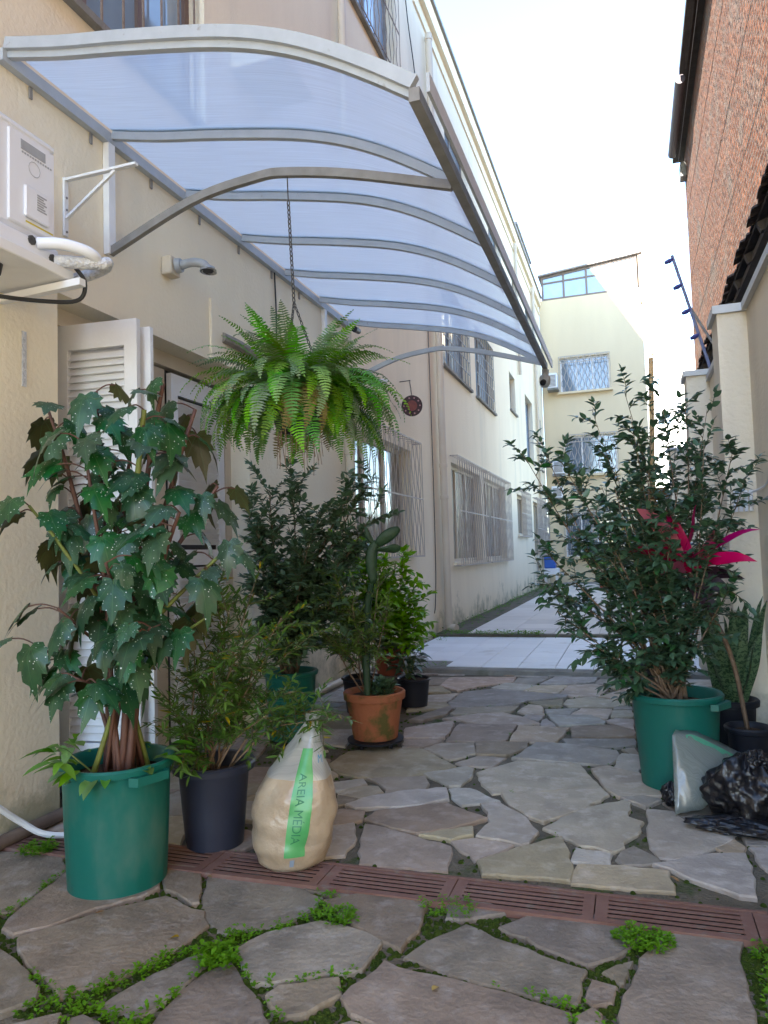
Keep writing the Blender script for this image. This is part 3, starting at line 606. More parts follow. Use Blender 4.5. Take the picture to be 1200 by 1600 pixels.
def window(parent, y0, y1, z0, z1, back=.14, n=2, fm=dkfrm, gm=glass, sill=True):
    fr = MB(); x = WX-back
    for a in (z0, z1-.05): fr.box(x-.03,x+.02,y0,y1,a,a+.05)
    for k in range(n+1):
        yy = y0+(y1-y0-.05)*k/n; fr.box(x-.032,x+.022,yy,yy+.05,z0+.05,z1-.05)
    f = fr.build('window', fm, parent)
    for k in range(n):
        ya = y0+(y1-y0-.05)*k/n+.05; yb = y0+(y1-y0-.05)*(k+1)/n
        MB().box(x-.012,x-.004,ya,yb,z0+.05,z1-.05).build('pane', gm, f)
    if sill: MB().box(WX-.13,WX+.05,y0-.06,y1+.06,z0-.045,z0-.002).build('sill', concrete if z0 > 3 else plaster, f)
    return f
def wavy_grille(parent, y0, y1, z0, z1, out=.12, sp=.085, mt=grillem, vert=True, amp=.026, r=.005):
    g = MB(); x = WX+out; n = max(2, int((y1-y0)/sp))
    for k in range(n+1):
        yy = y0+(y1-y0)*k/n; s = 1 if k % 2 else -1
        m_ = 16; g.tube([(x, yy+s*amp*math.sin(2*math.pi*t/m_*3.5)*(1 if 0 < k < n else 0), z0+(z1-z0)*t/m_) for t in range(m_+1)], r, 5)
    for z in (z0, z0+(z1-z0)*.5, z1):
        g.box(x-.004,x+.004,y0-.006,y1+.006,z-.009,z+.009)
    for z in (z0, z1):
        for y in (y0, y1): g.box(WX-.02,x-.004,y-.006,y+.006,z-.008,z+.008)
    m_ = int((y1-y0)/.13)
    for k in range(1, m_): 
        y = y0+(y1-y0)*k/m_; g.box(WX,x-.005,y-.004,y+.004,z0-.004,z0+.004); g.box(WX,x-.005,y-.004,y+.004,z1-.004,z1+.004)
    return g.build('window_grille', mt, parent)
def grid_grille(parent, y0, y1, z0, z1, out=.05, mt=dkfrm, nv=9, nh=6, brickp=True):
    g = MB(); x = WX+out
    for k in range(nh+1): z = z0+(z1-z0)*k/nh; g.box(x-.005,x+.005,y0,y1,z-.006,z+.006)
    for k in range(nh):
        za, zb = z0+(z1-z0)*k/nh+.006, z0+(z1-z0)*(k+1)/nh-.006
        for q in range(nv+1):
            yy = y0+(y1-y0)*min(1, max(0, (q+(.5 if k % 2 and brickp else 0))/nv)); g.box(x-.005,x+.005,yy-.006,yy+.006,za,zb)
    return g.build('window_grille', mt, parent)
curtain = mat('curtained_glass', (.30,.275,.24), (.16,.15,.14), scale=1.4, rough=.12, spec=.6, stretch=(1,3,.2))
for i, o in enumerate(G):
    window(bl, *o, n=3 if o[1]-o[0] > 2 else 2, fm=pvc, gm=curtain)
    wavy_grille(bl, o[0]-.06, o[1]+.06, o[2]-.05, o[3]+.09)
for i, o in enumerate(UW):
    window(bl, *o, n=5 if i == 0 else 2, gm=glass_blue, fm=dkfrm if i else mat('brown_frame', (.17,.12,.1), rough=.6))
    if i in (1, 2): grid_grille(bl, o[0]+.02, o[1]-.02, o[2]+.02, o[3]-.02, out=.02)
    if i == 0:
        g = MB()
        for k in range(14): y = 1.7+k*.18; g.box(WX-.035,WX-.025,y,y+.012,3.99,5.28)
        g.build('window_grille', rust, bl)
for i, o in enumerate(TW):
    window(bl, *o, n=2, gm=glass_blue)
    if i == 0: wavy_grille(bl, o[0]+.02, o[1]-.02, o[2]+.02, o[3]-.02, out=.06, sp=.13, mt=rust)
# downpipes, small slab, conduit
def pipe(y, z0, z1, r=.05, xo=.07, name='downpipe', rings=()):
    p = MB().tube([(WX+xo,y,z0),(WX+xo,y,z1)], r, 12).build(name, pvc, bl, smooth='auto')
    for z in rings: MB().lathe([(r+.001,0),(r+.008,.005),(r+.008,.05),(r+.001,.055)], (WX+xo,y,z), 14).build('collar', pvc, p, smooth='auto')
pipe(10.05, .10, 8.7, .052, .075, rings=(1.9, 2.35, 4.6, 6.8, 8.6))
MB().tube(curve([(WX+.075,10.05,.16),(WX+.09,10.05,.11),(WX+.2,10.0,.105)],4), .055, 12).build('pipe_shoe', pvc, bl, smooth='auto')
pipe(6.55, 4.6, 9.1, .04, .06, rings=(5.5,7.4)); pipe(6.45, -.03, 3.3, .045, .06, rings=(1.0,2.1)); pipe(22.0, .08, 9.0, .05, .07); pipe(18.6, 5.6, 9, .04, .06)
MB().bbox(WX+.002,WX+.42,4.45,5.0,4.62,4.78,.01).build('concrete_slab', plaster, bl)
MB().tube([(WX-.02,7.05,2.93),(WX+.24,7.1,2.93)], .022, 10).build('overflow_pipe', whitem, bl, smooth='auto')
pt = MB(); pt.box(WX-.0,WX+.018,4.12,4.62,2.452,2.86); pt.build('plaster_patch', plaster, bl)
MB().tube(curve([(WX+.02,4.25,2.63),(WX+.05,4.4,2.615),(WX+.05,4.62,2.60),(WX+.02,4.75,2.59)],5), .035, 8).build('foam_pipe_end', mat('old_foam',(.3,.27,.24),(.2,.18,.16),scale=20,rough=.9), bl, smooth='auto')
MB().tube(curve([(WX+.012,5.05,3.38),(WX+.015,5.06,3.0),(WX+.012,5.04,2.5),(WX+.015,5.05,2.0)],5), .006, 6).build('cable', cable, bl)
MB().tube(curve([(WX+.012,9.7,4.6),(WX+.012,9.72,2.5),(WX+.012,9.69,1.0),(WX+.015,9.6,.5),(WX+.012,9.55,.35)],6), .006, 6).build('cable', cable, bl)
MB().tube(curve([(WX+.03,8.9,9.1),(WX+.03,9.1,8.3),(WX+.03,9.4,7.6),(WX+.03,9.2,6.9)],6), .008, 6).build('cable', cable, bl)
MB().lathe([(.001,0),(.05,.002),(.045,.01),(.001,.012)], (0,0,0), 14).build('vent_mark', concrete, bl).matrix_local = Matrix.Translation((.002,-2.6,2.02)) @ Matrix.Rotation(math.pi/2,4,'Y')
# recessed door with louvred shutters
dk = thing('louvred_door', (WX-.2,3.7,0), 'recessed double door with white louvred shutters behind the begonia', 'door')
XD = WX-.2
MB().box(XD-.05,XD-.03,2.78,4.62,-.02,2.45).build('door_back', dark, dk)
fr = MB(); fr.box(XD-.03,XD+.05,2.78,4.62,2.36,2.449); fr.box(XD-.03,XD+.05,4.54,4.62,-.02,2.36); fr.build('door_frame', pvc, dk)
def louvre(parent, o, ux, w, h, t, slats, name='shutter_leaf'):
    """leaf standing at o, running along ux, thickness along uy"""
    o = Vector(o); ux = Vector(ux).normalized(); uy = Vector((-ux.y, ux.x, 0))
    def bx(a, b, c, d, e, f):
        mb2 = MB(); q = [o+ux*x+uy*y+Vector((0,0,z)) for z in (e, f) for (x, y) in ((a,c),(b,c),(b,d),(a,d))]
        return q
    F8 = [(0,3,2,1),(4,5,6,7),(0,1,5,4),(1,2,6,5),(2,3,7,6),(3,0,4,7)]
    st = .07; f = MB()
    f.add(bx(0,st,0,t,0,h),F8); f.add(bx(w-st,w,0,t,0,h),F8); f.add(bx(st,w-st,0,t,h-.13,h),F8); f.add(bx(st,w-st,0,t,0,.16),F8); f.add(bx(st,w-st,0,t,h*.47,h*.47+.1),F8)
    leaf = f.build(name, whitem, parent)
    z = .17
    sl = MB(); q = [o+ux*x+uy*y+Vector((0,0,zz)) for x in (st, w-st) for (y, zz) in ((t*.1,.0),(t*.25,-.003),(t*.95,.034),(t*.8,.037))]
    base = None
    while z < h-.16:
        if not (h*.47-.035 < z < h*.47+.1):
            if base is None:
                sl.add([p+Vector((0,0,z)) for p in q], [(0,1,2,3),(7,6,5,4),(0,4,5,1),(1,5,6,2),(2,6,7,3),(3,7,4,0)])
                base = sl.build('slat', whitem, leaf); zb = z
            else:
                c = base.copy(); COL.objects.link(c); c.location.z += z-zb
        z += .037
    return leaf
louvre(dk, (WX-.19,2.97,.12), (1,0.10,0), .46, 2.24, .032, 40)
louvre(dk, (WX-.17,3.03,.12), (1,0.16,0), .46, 2.22, .032, 40)
louvre(dk, (XD+.02,4.52,.05), (0,-1,0), .62, 2.28, .035, 40)
pn = MB(); pn.box(XD-.01,XD+.02,3.36,3.88,.02,2.35); pn.build('door_panel', pvc, dk)
pn = MB(); pn.box(XD-.012,XD-.006,2.98,3.34,.02,2.3); pn.build('door_glass', glass, dk)
pn = MB(); pn.box(XD-.02,XD+.015,3.30,3.355,.02,2.35); pn.build('door_stile', dkfrm, dk)
MB().box(-9,-4.4,2,20.9,9.0,16.0).build('added_shade_block', plaster, bl)  # unseen mass added on the roof to shade the rear building
# stair tower on the roof
tw = thing('roof_stair_tower', (-4,22.5,9.44), 'white stair tower on the roof at the far end of the left block', 'tower')
MB().box(-5.2,-2.75,21.0,24.1,9.445,10.55).build('wall', white_wall, tw); MB().box(-5.25,-2.70,20.95,24.15,10.55,10.62).build('roof_slab', dkfrm, tw)
MB().box(-6,-3.2,22.2,24.1,10.62,11.4).build('upper_wall', white_wall, tw); MB().box(-6.05,-3.15,22.15,24.15,11.4,11.46).build('upper_slab', dkfrm, tw)
# ================================================================== far building closing the yard
fb = thing('rear_building', (-.9,24.3,0), 'cream building closing the end of the yard, glazed room on its roof', 'building')
FY = 24.25
FO = [(-1.95,-.42,6.2,7.32),(-1.92,-.30,3.52,4.76),(-2.0,-.5,.9,2.35)]
mb = MB(); wall_openings('y', FY, -2.54, .66, -.03, 9.3, FO, -.15, mb); 
mb.add([(.66,FY,-.03),(.66,FY+9,-.03),(.66,FY+9,9.3),(.66,FY,9.3)],[(0,1,2,3)]); mb.add([(-2.54,FY,9.3),(.66,FY,9.3),(.66,FY+9,9.3),(-2.54,FY+9,9.3)],[(0,1,2,3)])
mb.build('wall', plaster_f, fb)
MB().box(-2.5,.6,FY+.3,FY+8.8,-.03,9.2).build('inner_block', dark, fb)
for i, o in enumerate(FO):
    f = MB(); 
    for a in (o[2], o[3]-.05): f.box(o[0],o[1],FY+.1,FY+.14,a,a+.05)
    for k in range(4): xx = o[0]+(o[1]-o[0]-.05)*k/3; f.box(xx,xx+.05,FY+.098,FY+.142,o[2]+.05,o[3]-.05)
    f = f.build('window', whitem, fb)
    for k in range(3):
        xa = o[0]+(o[1]-o[0]-.05)*k/3+.05; MB().box(xa,xa+(o[1]-o[0]-.05)/3-.05,FY+.115,FY+.122,o[2]+.05,o[3]-.05).build('pane', glass, f)
    MB().box(o[0]-.08,o[1]+.08,FY-.16,FY+.1,o[2]-.07,o[2]-.004).build('sill', plaster_f, f)
    g = MB(); n = 17; y = FY-.08; z0, z1 = o[2]-.02, o[3]+.04
    for k in range(n+1):
        s = 1 if k % 2 else -1; xx = o[0]-.03+(o[1]-o[0]+.06)*k/n
        g.tube([(xx+s*.028*math.sin(t*math.pi/4)*(0 < k < n), y, z0+(z1-z0)*t/24) for t in range(25)], .009, 4)
    for z in (z0, z0+(z1-z0)*.82, z1): g.box(o[0]-.035,o[1]+.035,y-.005,y+.005,z-.012,z+.012)
    for z in (z0, z1):
        for x_ in (o[0]-.03, o[1]+.03): g.box(x_-.008,x_+.008,y+.005,FY+.02,z-.01,z+.01)
    g.build('window_grille', grillem, fb)
gr = MB(); y = FY+.02
zt = lambda x_: 10.05+(x_+2.4)*.10
gx = [-2.4,-1.72,-1.0,-.26,.52]
for x_ in gx: gr.box(x_-.03,x_+.03,y-.03,y+.03,9.305,zt(x_))
gr.bar((-2.43,y,9.33),(.55,y,9.33),.05,.05); gr.bar((-2.43,y,zt(-2.43)),(.55,y,zt(.55)),.07,.06); gr.bar((-2.43,y,9.86),(.55,y,9.95),.045,.045)
gr.box(.52,.56,y,y+3,9.305,9.36); gr.box(.52,.56,y+2.9,y+3,9.3,10.3)
glz = gr.build('glazed_room_frame', mat('bronze_frame',(.16,.12,.1),(.2,.15,.12),rough=.5), fb)
for k in range(4):
    a, b = gx[k]+.03, gx[k+1]-.03
    MB().add([(a,y,9.36),(b,y,9.36),(b,y,9.88+(b+2.4)*.03),(a,y,9.84+(a+2.4)*.03)],[(0,1,2,3)]).build('glazed_room_pane', glass_blue, glz)
    MB().add([(a,y+.004,9.90+(a+2.4)*.03),(b,y+.004,9.90+(b+2.4)*.03),(b,y+.004,zt(b)-.03),(a,y+.004,zt(a)-.03)],[(0,1,2,3)]).build('glazed_room_pane', glass_blue, glz)
rf = MB(); rf.add([(-2.52,FY-.15,zt(-2.52)+.04),(.72,FY-.15,zt(.72)+.04),(.72,FY+3.2,zt(.72)+.04),(-2.52,FY+3.2,zt(-2.52)+.04),(-2.52,FY-.15,zt(-2.52)+.09),(.72,FY-.15,zt(.72)+.09),(.72,FY+3.2,zt(.72)+.09),(-2.52,FY+3.2,zt(-2.52)+.09)],[(0,3,2,1),(4,5,6,7),(0,1,5,4),(1,2,6,5),(2,3,7,6),(3,0,4,7)])
rf.build('glazed_room_roof', mat('roof_edge',(.34,.29,.25),(.26,.22,.2),rough=.8), fb)
MB().box(-2.4,.5,FY+.6,FY+3,9.31,9.34).build('glazed_room_floor', concrete, fb)
dp = MB(); dp.tube([(.68,FY-.12,10.32),(.70,FY-.12,8.75)], .045, 10); dp.tube([(.62,FY-.10,10.32),(.62,FY-.1,8.8)], .03, 10); dp.build('downpipe', mat('brown_pipe',(.32,.24,.18),(.25,.19,.15),rough=.6), fb, smooth='auto')
def ac(x0, x1, y0, y1, z0, z1, label, grp='air conditioners on the rear wall'):
    t = thing('air_conditioner', ((x0+x1)/2,y0,z0), label, 'air conditioner', grp)
    b = MB().bbox(x0,x1,y0,y1,z0,z1,.015).build('body', whitep, t)
    g = MB(); n = 9
    for k in range(n): z = z0+.05+(z1-z0-.1)*k/n; g.box(x0+.04,x1-.04,y0-.012,y0-.001,z,z+(z1-z0-.1)/n*.55)
    g.build('vent_grid', dkfrm, b)
    MB().box(x0-.02,x1+.02,y0-.02,FY+.01,z0-.06,z0-.003).build('shelf', concrete, t)
ac(-2.32,-2.02,FY-.45,FY-.02,6.30,6.78,'small white air conditioner beside the upper grilled window of the rear building')
ac(-2.28,-1.93,FY-.4,FY-.02,3.55,3.98,'white air conditioner beside the middle grilled window of the rear building')
ac(-2.34,-2.0,FY-.4,FY-.02,2.78,3.15,'lowest white air conditioner on the rear wall, above the ground floor window')
# distant white building
wb = thing('distant_building', (3,48,0), 'sunlit white building far behind the yard with a yellow planter', 'building')
MB().box(1.35,7.5,48,56,-.03,12.6).build('wall', white_wall, wb)
for (a, z) in ((1.9,11.1),(2.35,11.1),(1.9,8.6),(2.35,8.6)):
    MB().box(a,a+.3,47.96,47.995,z,z+.6).build('window', glass, wb)
MB().box(1.45,2.75,47.5,47.99,12.65,12.75).build('balcony', white_wall, wb)
yb = MB(); rr2 = random.Random(3)
for k in range(120):
    c = Vector((rr2.uniform(1.5,2.7),rr2.uniform(47.5,47.95),rr2.uniform(12.76,13.1))); a = rr2.uniform(0,6.3); d = Vector((math.cos(a),math.sin(a),rr2.uniform(-.4,.6)))*.16; e = d.cross(Vector((0,0,1))).normalized()*.06
    yb.add([c,c+d*.5+e,c+d,c+d*.5-e],[(0,1,2,3)])
yb.build('planter_foliage', yellow_m, wb, kind='stuff')
# ================================================================== right boundary wall
BX = .72
bw = thing('boundary_wall', (BX,6,0), 'cream plastered boundary wall on the right with pilasters and metal coping', 'wall')
def wall_run(y0, y1, top):
    MB().box(BX,BX+.16,y0,y1,-.03,top).build('wall_panel', plaster_r, bw)
    MB().box(BX-.03,BX+.19,y0,y1,top,top+.045).build('coping', flash, bw)
wall_run(-2, 4.85, 2.56); wall_run(5.15, 7.05, 2.60-.0); wall_run(7.35, 10.4, 2.3); wall_run(10.65, 24, 2.1)
for y0, y1, xo, top in ((4.85,5.15,.555,2.555),(7.05,7.35,.53,2.66),(10.4,10.65,.52,2.4)):
    MB().box(xo,BX+.162,y0,y1,-.03,top).build('pilaster', plaster_r, bw)
    MB().box(xo-.025,BX+.195,y0-.025,y1+.025,top,top+.05).build('coping', flash, bw)
jb = thing('socket_box', (.70,4.99,1.4), 'white electrical connectors with cables on the right boundary wall', 'socket')
for k in range(4): MB().bbox(.500,.548,4.93+.0,4.97,0,0.001,.0001) if False else None
for k in range(4): MB().tube([(.545-.0,4.835,1.36),(.545-.0,4.835,1.47)] if False else [(.60+.028*k,4.83,1.345),(.60+.028*k,4.83,1.47)], .011, 8).build('connector', whitep, jb, smooth='auto')
MB().tube(curve([(.62,4.82,1.44),(.72,4.6,1.47),(.70,4.2,1.52),(.71,3.6,1.6)],6), .007, 6).build('cable', whitep, jb)
MB().tube(curve([(.68,4.82,1.38),(.71,4.5,1.40),(.70,4.0,1.42),(.71,3.4,1.45)],6), .006, 6).build('cable', galv, jb)
# electric fence pole
ef = thing('fence_pole', (.60,7.1,2.7), 'slanted electric fence pole with insulators on the boundary wall', 'fence pole')
a, b = Vector((.74,7.1,2.72)), Vector((.47,7.1,3.80))
MB().tube([a,b], .014, 8).build('pole', mat('blue_grey_steel',(.17,.19,.30),rough=.5), ef, smooth='auto')
MB().tube([(.80,7.12,2.9),a.lerp(b,.55)], .012, 8).build('strut', dkfrm, ef)
for t in (.97,.74,.52,.3):
    p = a.lerp(b,t); MB().tube([p,p+Vector((-.035,-.01,-.02)),p+Vector((-.07,-.02,-.035))],[.014,.022,.016],8).build('insulator', mat('blue_insulator',(.05,.06,.22),rough=.4), ef, smooth='auto')
    MB().tube([p+Vector((-.06,-.02,-.03)), p+Vector((-.06,-8,-.03))], .0014, 4).build('wire', galv, ef)
# ================================================================== brick building with lean-to roof
bb = thing('brick_building', (1.5,10,0), 'tall old red brick building behind the right boundary wall', 'building')
MB().box(1.42,9,-6,16.4,-.03,9.28).build('wall', brick_m, bb)
rr2 = random.Random(9)
MB().box(1.20,9.2,-6,16.5,9.285,9.36).build('eave', timber, bb)
MB().box(1.14,1.26,-6,13.2,9.19,9.283).build('gutter', timber, bb)
MB().tube([(1.16,13.3,9.18),(1.16,15.9,9.18)], .085, 12).build('gutter_pipe', mat('grey_brown_pipe',(.10,.08,.085),rough=.6), bb, smooth='auto')
MB().bbox(1.3,1.419,15.9,16.2,8.7,9.0,.01).build('corner_block', concrete, bb)
lr = thing('lean_to_roof', (1.1,8,3.5), 'dark old tiled lean-to roof over the right boundary wall', 'roof')
mb = MB(); mb.add([(.93,2.5,3.38),(1.415,2.5,3.58),(1.415,12.6,3.58),(.93,12.6,3.38),(.93,2.5,3.41),(1.415,2.5,3.61),(1.415,12.6,3.61),(.93,12.6,3.41)],[(0,3,2,1),(4,5,6,7),(0,1,5,4),(1,2,6,5),(2,3,7,6),(3,0,4,7)])
mb.build('boarding', timber, lr)
for k in range(16):
    y_ = 3.2+k*.6; MB().bar((.94,y_,3.345),(1.41,y_,3.54),.06,.07).build('rafter', rafterm, lr)
MB().bar((1.0,2.5,3.335),(1.0,12.6,3.335),.05,.05).build('batten', rafterm, lr)
for k in range(64):
    y_ = 3.05+k*.15+rr2.uniform(-.02,.02); x0 = .90+rr2.uniform(-.025,.02); dz = rr2.uniform(-.012,.012)
    n = 5; vs = []
    for e, (xx, zz) in enumerate(((x0,3.40+dz),(x0+.32,3.535+dz))):
        for s in range(n+1):
            a = math.pi*s/n; vs += [(xx, y_+.085*math.cos(a), zz+.036*math.sin(a)), (xx, y_+.07*math.cos(a), zz+.022*math.sin(a))]
    fs = []
    for s in range(n): i0 = 2*s; j0 = 2*(n+1)+2*s; fs += [(i0,j0,j0+2,i0+2),(i0+1,i0+3,j0+3,j0+1),(i0,i0+2,i0+3,i0+1),(j0,j0+1,j0+3,j0+2)]
    MB().add(vs, fs).build('roof_tile', rooftile, lr)
# ================================================================== canopy
prof = curve([(x_,0,z_) for x_, z_ in ((-2.50,3.405),(-2.208,3.337),(-1.881,3.276),(-1.488,3.192),(-1.235,3.114),(-1.023,3.017),(-.823,2.898),(-.655,2.785))], 5)
CY = [2.46+.6817*k for k in range(7)]
ca = thing('canopy', (WX,4.5,3.4), 'curved translucent canopy on grey steel arches fixed to the left wall', 'canopy')
for k in range(6):
    y0, y1 = CY[k]+.002, CY[k+1]-.002; m_ = MB(); n = len(prof)
    m_.add([q for p in prof for q in ((p.x,y0,p.z+.026),(p.x,y1,p.z+.026))], [(2*i,2*i+2,2*i+3,2*i+1) for i in range(n-1)]).build('roof_sheet', poly, ca, smooth=True)
for k in range(7): MB().sweep([(p.x,CY[k],p.z) for p in prof], .03, .04, (0,1,0) if False else (0,0,1)).build('arch_rib', alu, ca)
m_ = MB().sweep([(p.x,CY[0]-.02,p.z+.035) for p in prof], .03, .05).build('front_trim', alu, ca)
for k in range(1, 7): MB().sweep([(p.x,CY[k],p.z+.036) for p in prof], .045, .008).build('sheet_joint_strip', alu, ca)
MB().box(WX+.002,WX+.04,2.42,6.60,3.36,3.415).build('wall_rail', alu, ca)
MB().bar((-.655,2.43,2.775),(-.655,6.60,2.775),.04,.05).build('outer_beam', dkfrm, ca)
MB().bar((-.60,2.42,2.80),(-.60,6.62,2.80),.012,.07).build('gutter_strip', alu, ca)
for y_ in (3.13, 6.0): MB().box(WX+.003,WX+.04,y_-.025,y_+.025,2.76,3.358).build('wall_post', whitem, ca)
for y_ in (3.13, 6.45):
    MB().sweep(curve([(-2.515,y_,2.775),(-2.02,y_,2.958),(-1.657,y_,3.009),(-1.485,y_,3.0),(-1.157,y_,2.927),(-.68,y_,2.78)],6), .03, .04).build('brace_arch', alu if y_ > 4 else dkfrm, ca)
for y_ in (2.6,3.0,3.5,4.0,4.5,5.0,5.5): MB().bbox(WX+.002,WX+.012,y_,y_+.02,3.30,3.358,.002).build('fixing_tab', dkfrm, ca)
# ================================================================== wall fixtures
sb = thing('shelf_bracket', (WX,2.83,2.76), 'empty white steel shelf bracket screwed to the left wall', 'bracket')
MB().box(WX+.002,WX+.014,2.815,2.84,2.74,3.03).build('wall_leg', whitem, sb); MB().bar((WX+.014,2.828,3.02),(WX+.42,2.828,3.02),.024,.012).build('arm', whitem, sb)
MB().bar((WX+.014,2.828,2.83),(WX+.30,2.828,3.012),.014,.014).build('strut', whitem, sb)
for z in (2.76,2.87,2.93): MB().tube([(WX+.013,2.828,z),(WX+.018,2.828,z)],.006,8).build('screw', dkfrm, sb)
wc = thing('wall_camera_mount', (WX,3.67,2.9), 'grey curved camera mount on a small box under the canopy', 'camera mount')
MB().bbox(WX+.002,WX+.07,3.60,3.70,2.83,2.94,.006).build('junction_box', pvc, wc)
MB().tube([(WX+.07,3.66,2.89),(WX+.10,3.665,2.892)],[.045,.04],14).build('flange', galv, wc, smooth='auto')
MB().tube(curve([(WX+.095,3.665,2.892),(WX+.16,3.68,2.905),(WX+.22,3.70,2.895),(WX+.25,3.71,2.86),(WX+.252,3.71,2.845)],5),[.026]*14+[.03,.036,.042,.048,.048,.05,.05][:7], 14, cap=False).build('elbow_arm', galv, wc, smooth='auto')
MB().tube([(WX+.252,3.71,2.85),(WX+.252,3.71,2.846)],.045,14).build('cavity', black, wc)
bc = thing('bullet_camera', (-.66,6.6,2.7), 'small round surveillance camera under the far corner of the canopy', 'camera')
MB().tube([(-.655,6.60,2.75),(-.66,6.60,2.70)],.03,12).build('mount', galv, bc, smooth='auto')
MB().lathe([(.001,-.075),(.028,-.07),(.046,-.045),(.05,-.01),(.046,.02),(.03,.04),(.001,.042)],(-.665,6.60,2.665),16).build('housing', galv, bc, smooth=True)
MB().tube([(-.672,6.565,2.635),(-.68,6.545,2.622)],[.026,.026],12).build('lens', black, bc, smooth='auto')
sc = thing('small_camera', (-2.45,6.66,3.35), 'little black camera hanging under the far end of the canopy by the wall', 'camera')
MB().tube([(-2.42,6.60,3.37),(-2.42,6.62,3.33)],.012,8).build('bracket', whitem, sc); MB().tube([(-2.42,6.50,3.315),(-2.42,6.62,3.325)],[.03,.026],12).build('body', black, sc, smooth='auto')
# outdoor air conditioner unit top left
a1 = thing('air_conditioner_unit', (-2.37,2.05,2.35), 'white outdoor air conditioner unit on wall shelf at the left edge', 'air conditioner')
bd = MB().bbox(WX+.04,-2.225,1.62,2.42,2.46,2.90,.025).build('body', whitep, a1)
MB().bbox(WX+.035,-2.22,1.615,2.425,2.868,2.905,.012).build('top_cover', whitep, bd)
MB().bbox(-2.226,-2.214,2.17,2.412,2.49,2.862,.006).build('side_panel', whitep, bd)
MB().bbox(-2.2155,-2.2125,2.23,2.36,2.80,2.84,.0012).build('handle_recess', galv, bd)
MB().bbox(-2.214,-2.200,2.24,2.37,2.53,2.66,.006).build('valve_cover', whitep, bd)
lb = MB()
for k in range(7): lb.box(-2.1995,-2.1985,2.30,2.35-(k%3)*.008,2.575+k*.01,2.581+k*.01)
lb.build('printed_label', galv, bd)
MB().box(-2.2138,-2.2128,2.255,2.40,2.512,2.519).build('yellow_sticker', mat('yellow_print',(.6,.5,.06),rough=.5), bd)
ring = MB(); ring.tube([(-2.2132,2.30+.03*math.cos(q/12*6.283),2.745+.03*math.sin(q/12*6.283)) for q in range(13)],.0012,4); ring.build('round_emblem', galv, bd)
lg = MB()
for k in range(12): lg.box(-2.2138,-2.2130,2.235+k*.0135,2.244+k*.0135,2.786,2.793)
lg.build('printed_name', galv, bd)
MB().bbox(WX+.06,-2.20,2.10,2.42,2.385,2.455,.008).build('valve_base', whitep, bd)
p1 = MB().tube(curve([(-2.20,2.30,2.44),(-2.12,2.36,2.445),(-2.06,2.44,2.43),(-2.07,2.50,2.41)],5),.024,10).build('insulated_pipe', whitep, a1, smooth='auto')
MB().tube(curve([(-2.20,2.40,2.405),(-2.12,2.44,2.40),(-2.05,2.50,2.405),(-2.05,2.53,2.42),(-2.12,2.58,2.42),(-2.3,2.62,2.42),(-2.52,2.62,2.42)],5),.026,10).build('foil_wrapped_pipe', foil, a1, smooth='auto')
for y_, z_ in ((2.27,2.44),(2.38,2.405)): MB().tube([(-2.23,y_,z_),(-2.195,y_,z_)],[.016,.02],8).build('valve', chainm, a1)
MB().tube(curve([(-2.16,2.46,2.40),(-2.14,2.50,2.34),(-2.17,2.50,2.27),(-2.24,2.4,2.24),(-2.35,2.2,2.22),(-2.5,2.0,2.24)],6),.009,8).build('drain_hose', cable, a1, smooth='auto')
sh = thing('unit_shelf', (-2.4,2.1,2.3), 'white steel shelf carrying the outdoor air conditioner unit', 'shelf')
MB().bbox(WX+.003,-2.17,1.6,2.47,2.335,2.38,.004).build('tray', whitem, sh); 
for y_ in (1.75,2.44): MB().bar((WX+.003,y_,2.30),(-2.10,y_,2.315),.035,.03).build('arm', whitem, sh)
MB().tube([(-2.3,2.2,2.334),(-2.3,2.2,2.29)],[.02,.012],8).build('rubber_foot', black, sh)
fs_ = MB().box(WX+.002,WX+.006,2.56,2.585,1.95,2.20).build('foil_strip', foil); tag(fs_, 'strip of foil tape on the wall below the outdoor unit', 'tape')
# plaque with chain
pq = thing('wall_plaque', (WX+.03,8.44,2.9), 'round dark red decorated plaque hanging by a chain on the left wall', 'plaque')
PC = Vector((WX+.15,8.30,2.90)); PN = Vector((.22,-.97,-.05)).normalized(); PS = PN.cross(Vector((0,0,1))).normalized(); PU = PS.cross(PN)
def disc(r1, d0, d1, mt, name, n=28):
    vs = []
    for d_, q_ in ((d0,r1),(d1,r1),(d1,r1*.93)):
        for q in range(n): a = 6.2832*q/n; vs.append(PC+PN*d_+PS*q_*math.cos(a)+PU*q_*math.sin(a))
    fs = [(k*n+q,k*n+(q+1)%n,(k+1)*n+(q+1)%n,(k+1)*n+q) for k in range(2) for q in range(n)]+[tuple(2*n+q for q in range(n)), tuple(range(n-1,-1,-1))]
    return MB().add(vs,fs).build(name, mt, pq)
dkr = mat('dark_maroon',(.05,.018,.018),(.03,.012,.012),scale=20,rough=.6); rdd = mat('dull_red',(.22,.05,.035),(.12,.03,.025),scale=40,rough=.6)
disc(.125,-.012,.0,dkr,'disc'); disc(.062,.001,.008,rdd,'centre_boss')
for q in range(10):
    a = q*.6283; c_ = PC+PS*.095*math.cos(a)+PU*.095*math.sin(a); MB().tube([c_,c_+PN*.006],.010,8).build('stud', mat('pink_stud',(.35,.17,.17),rough=.5), pq)
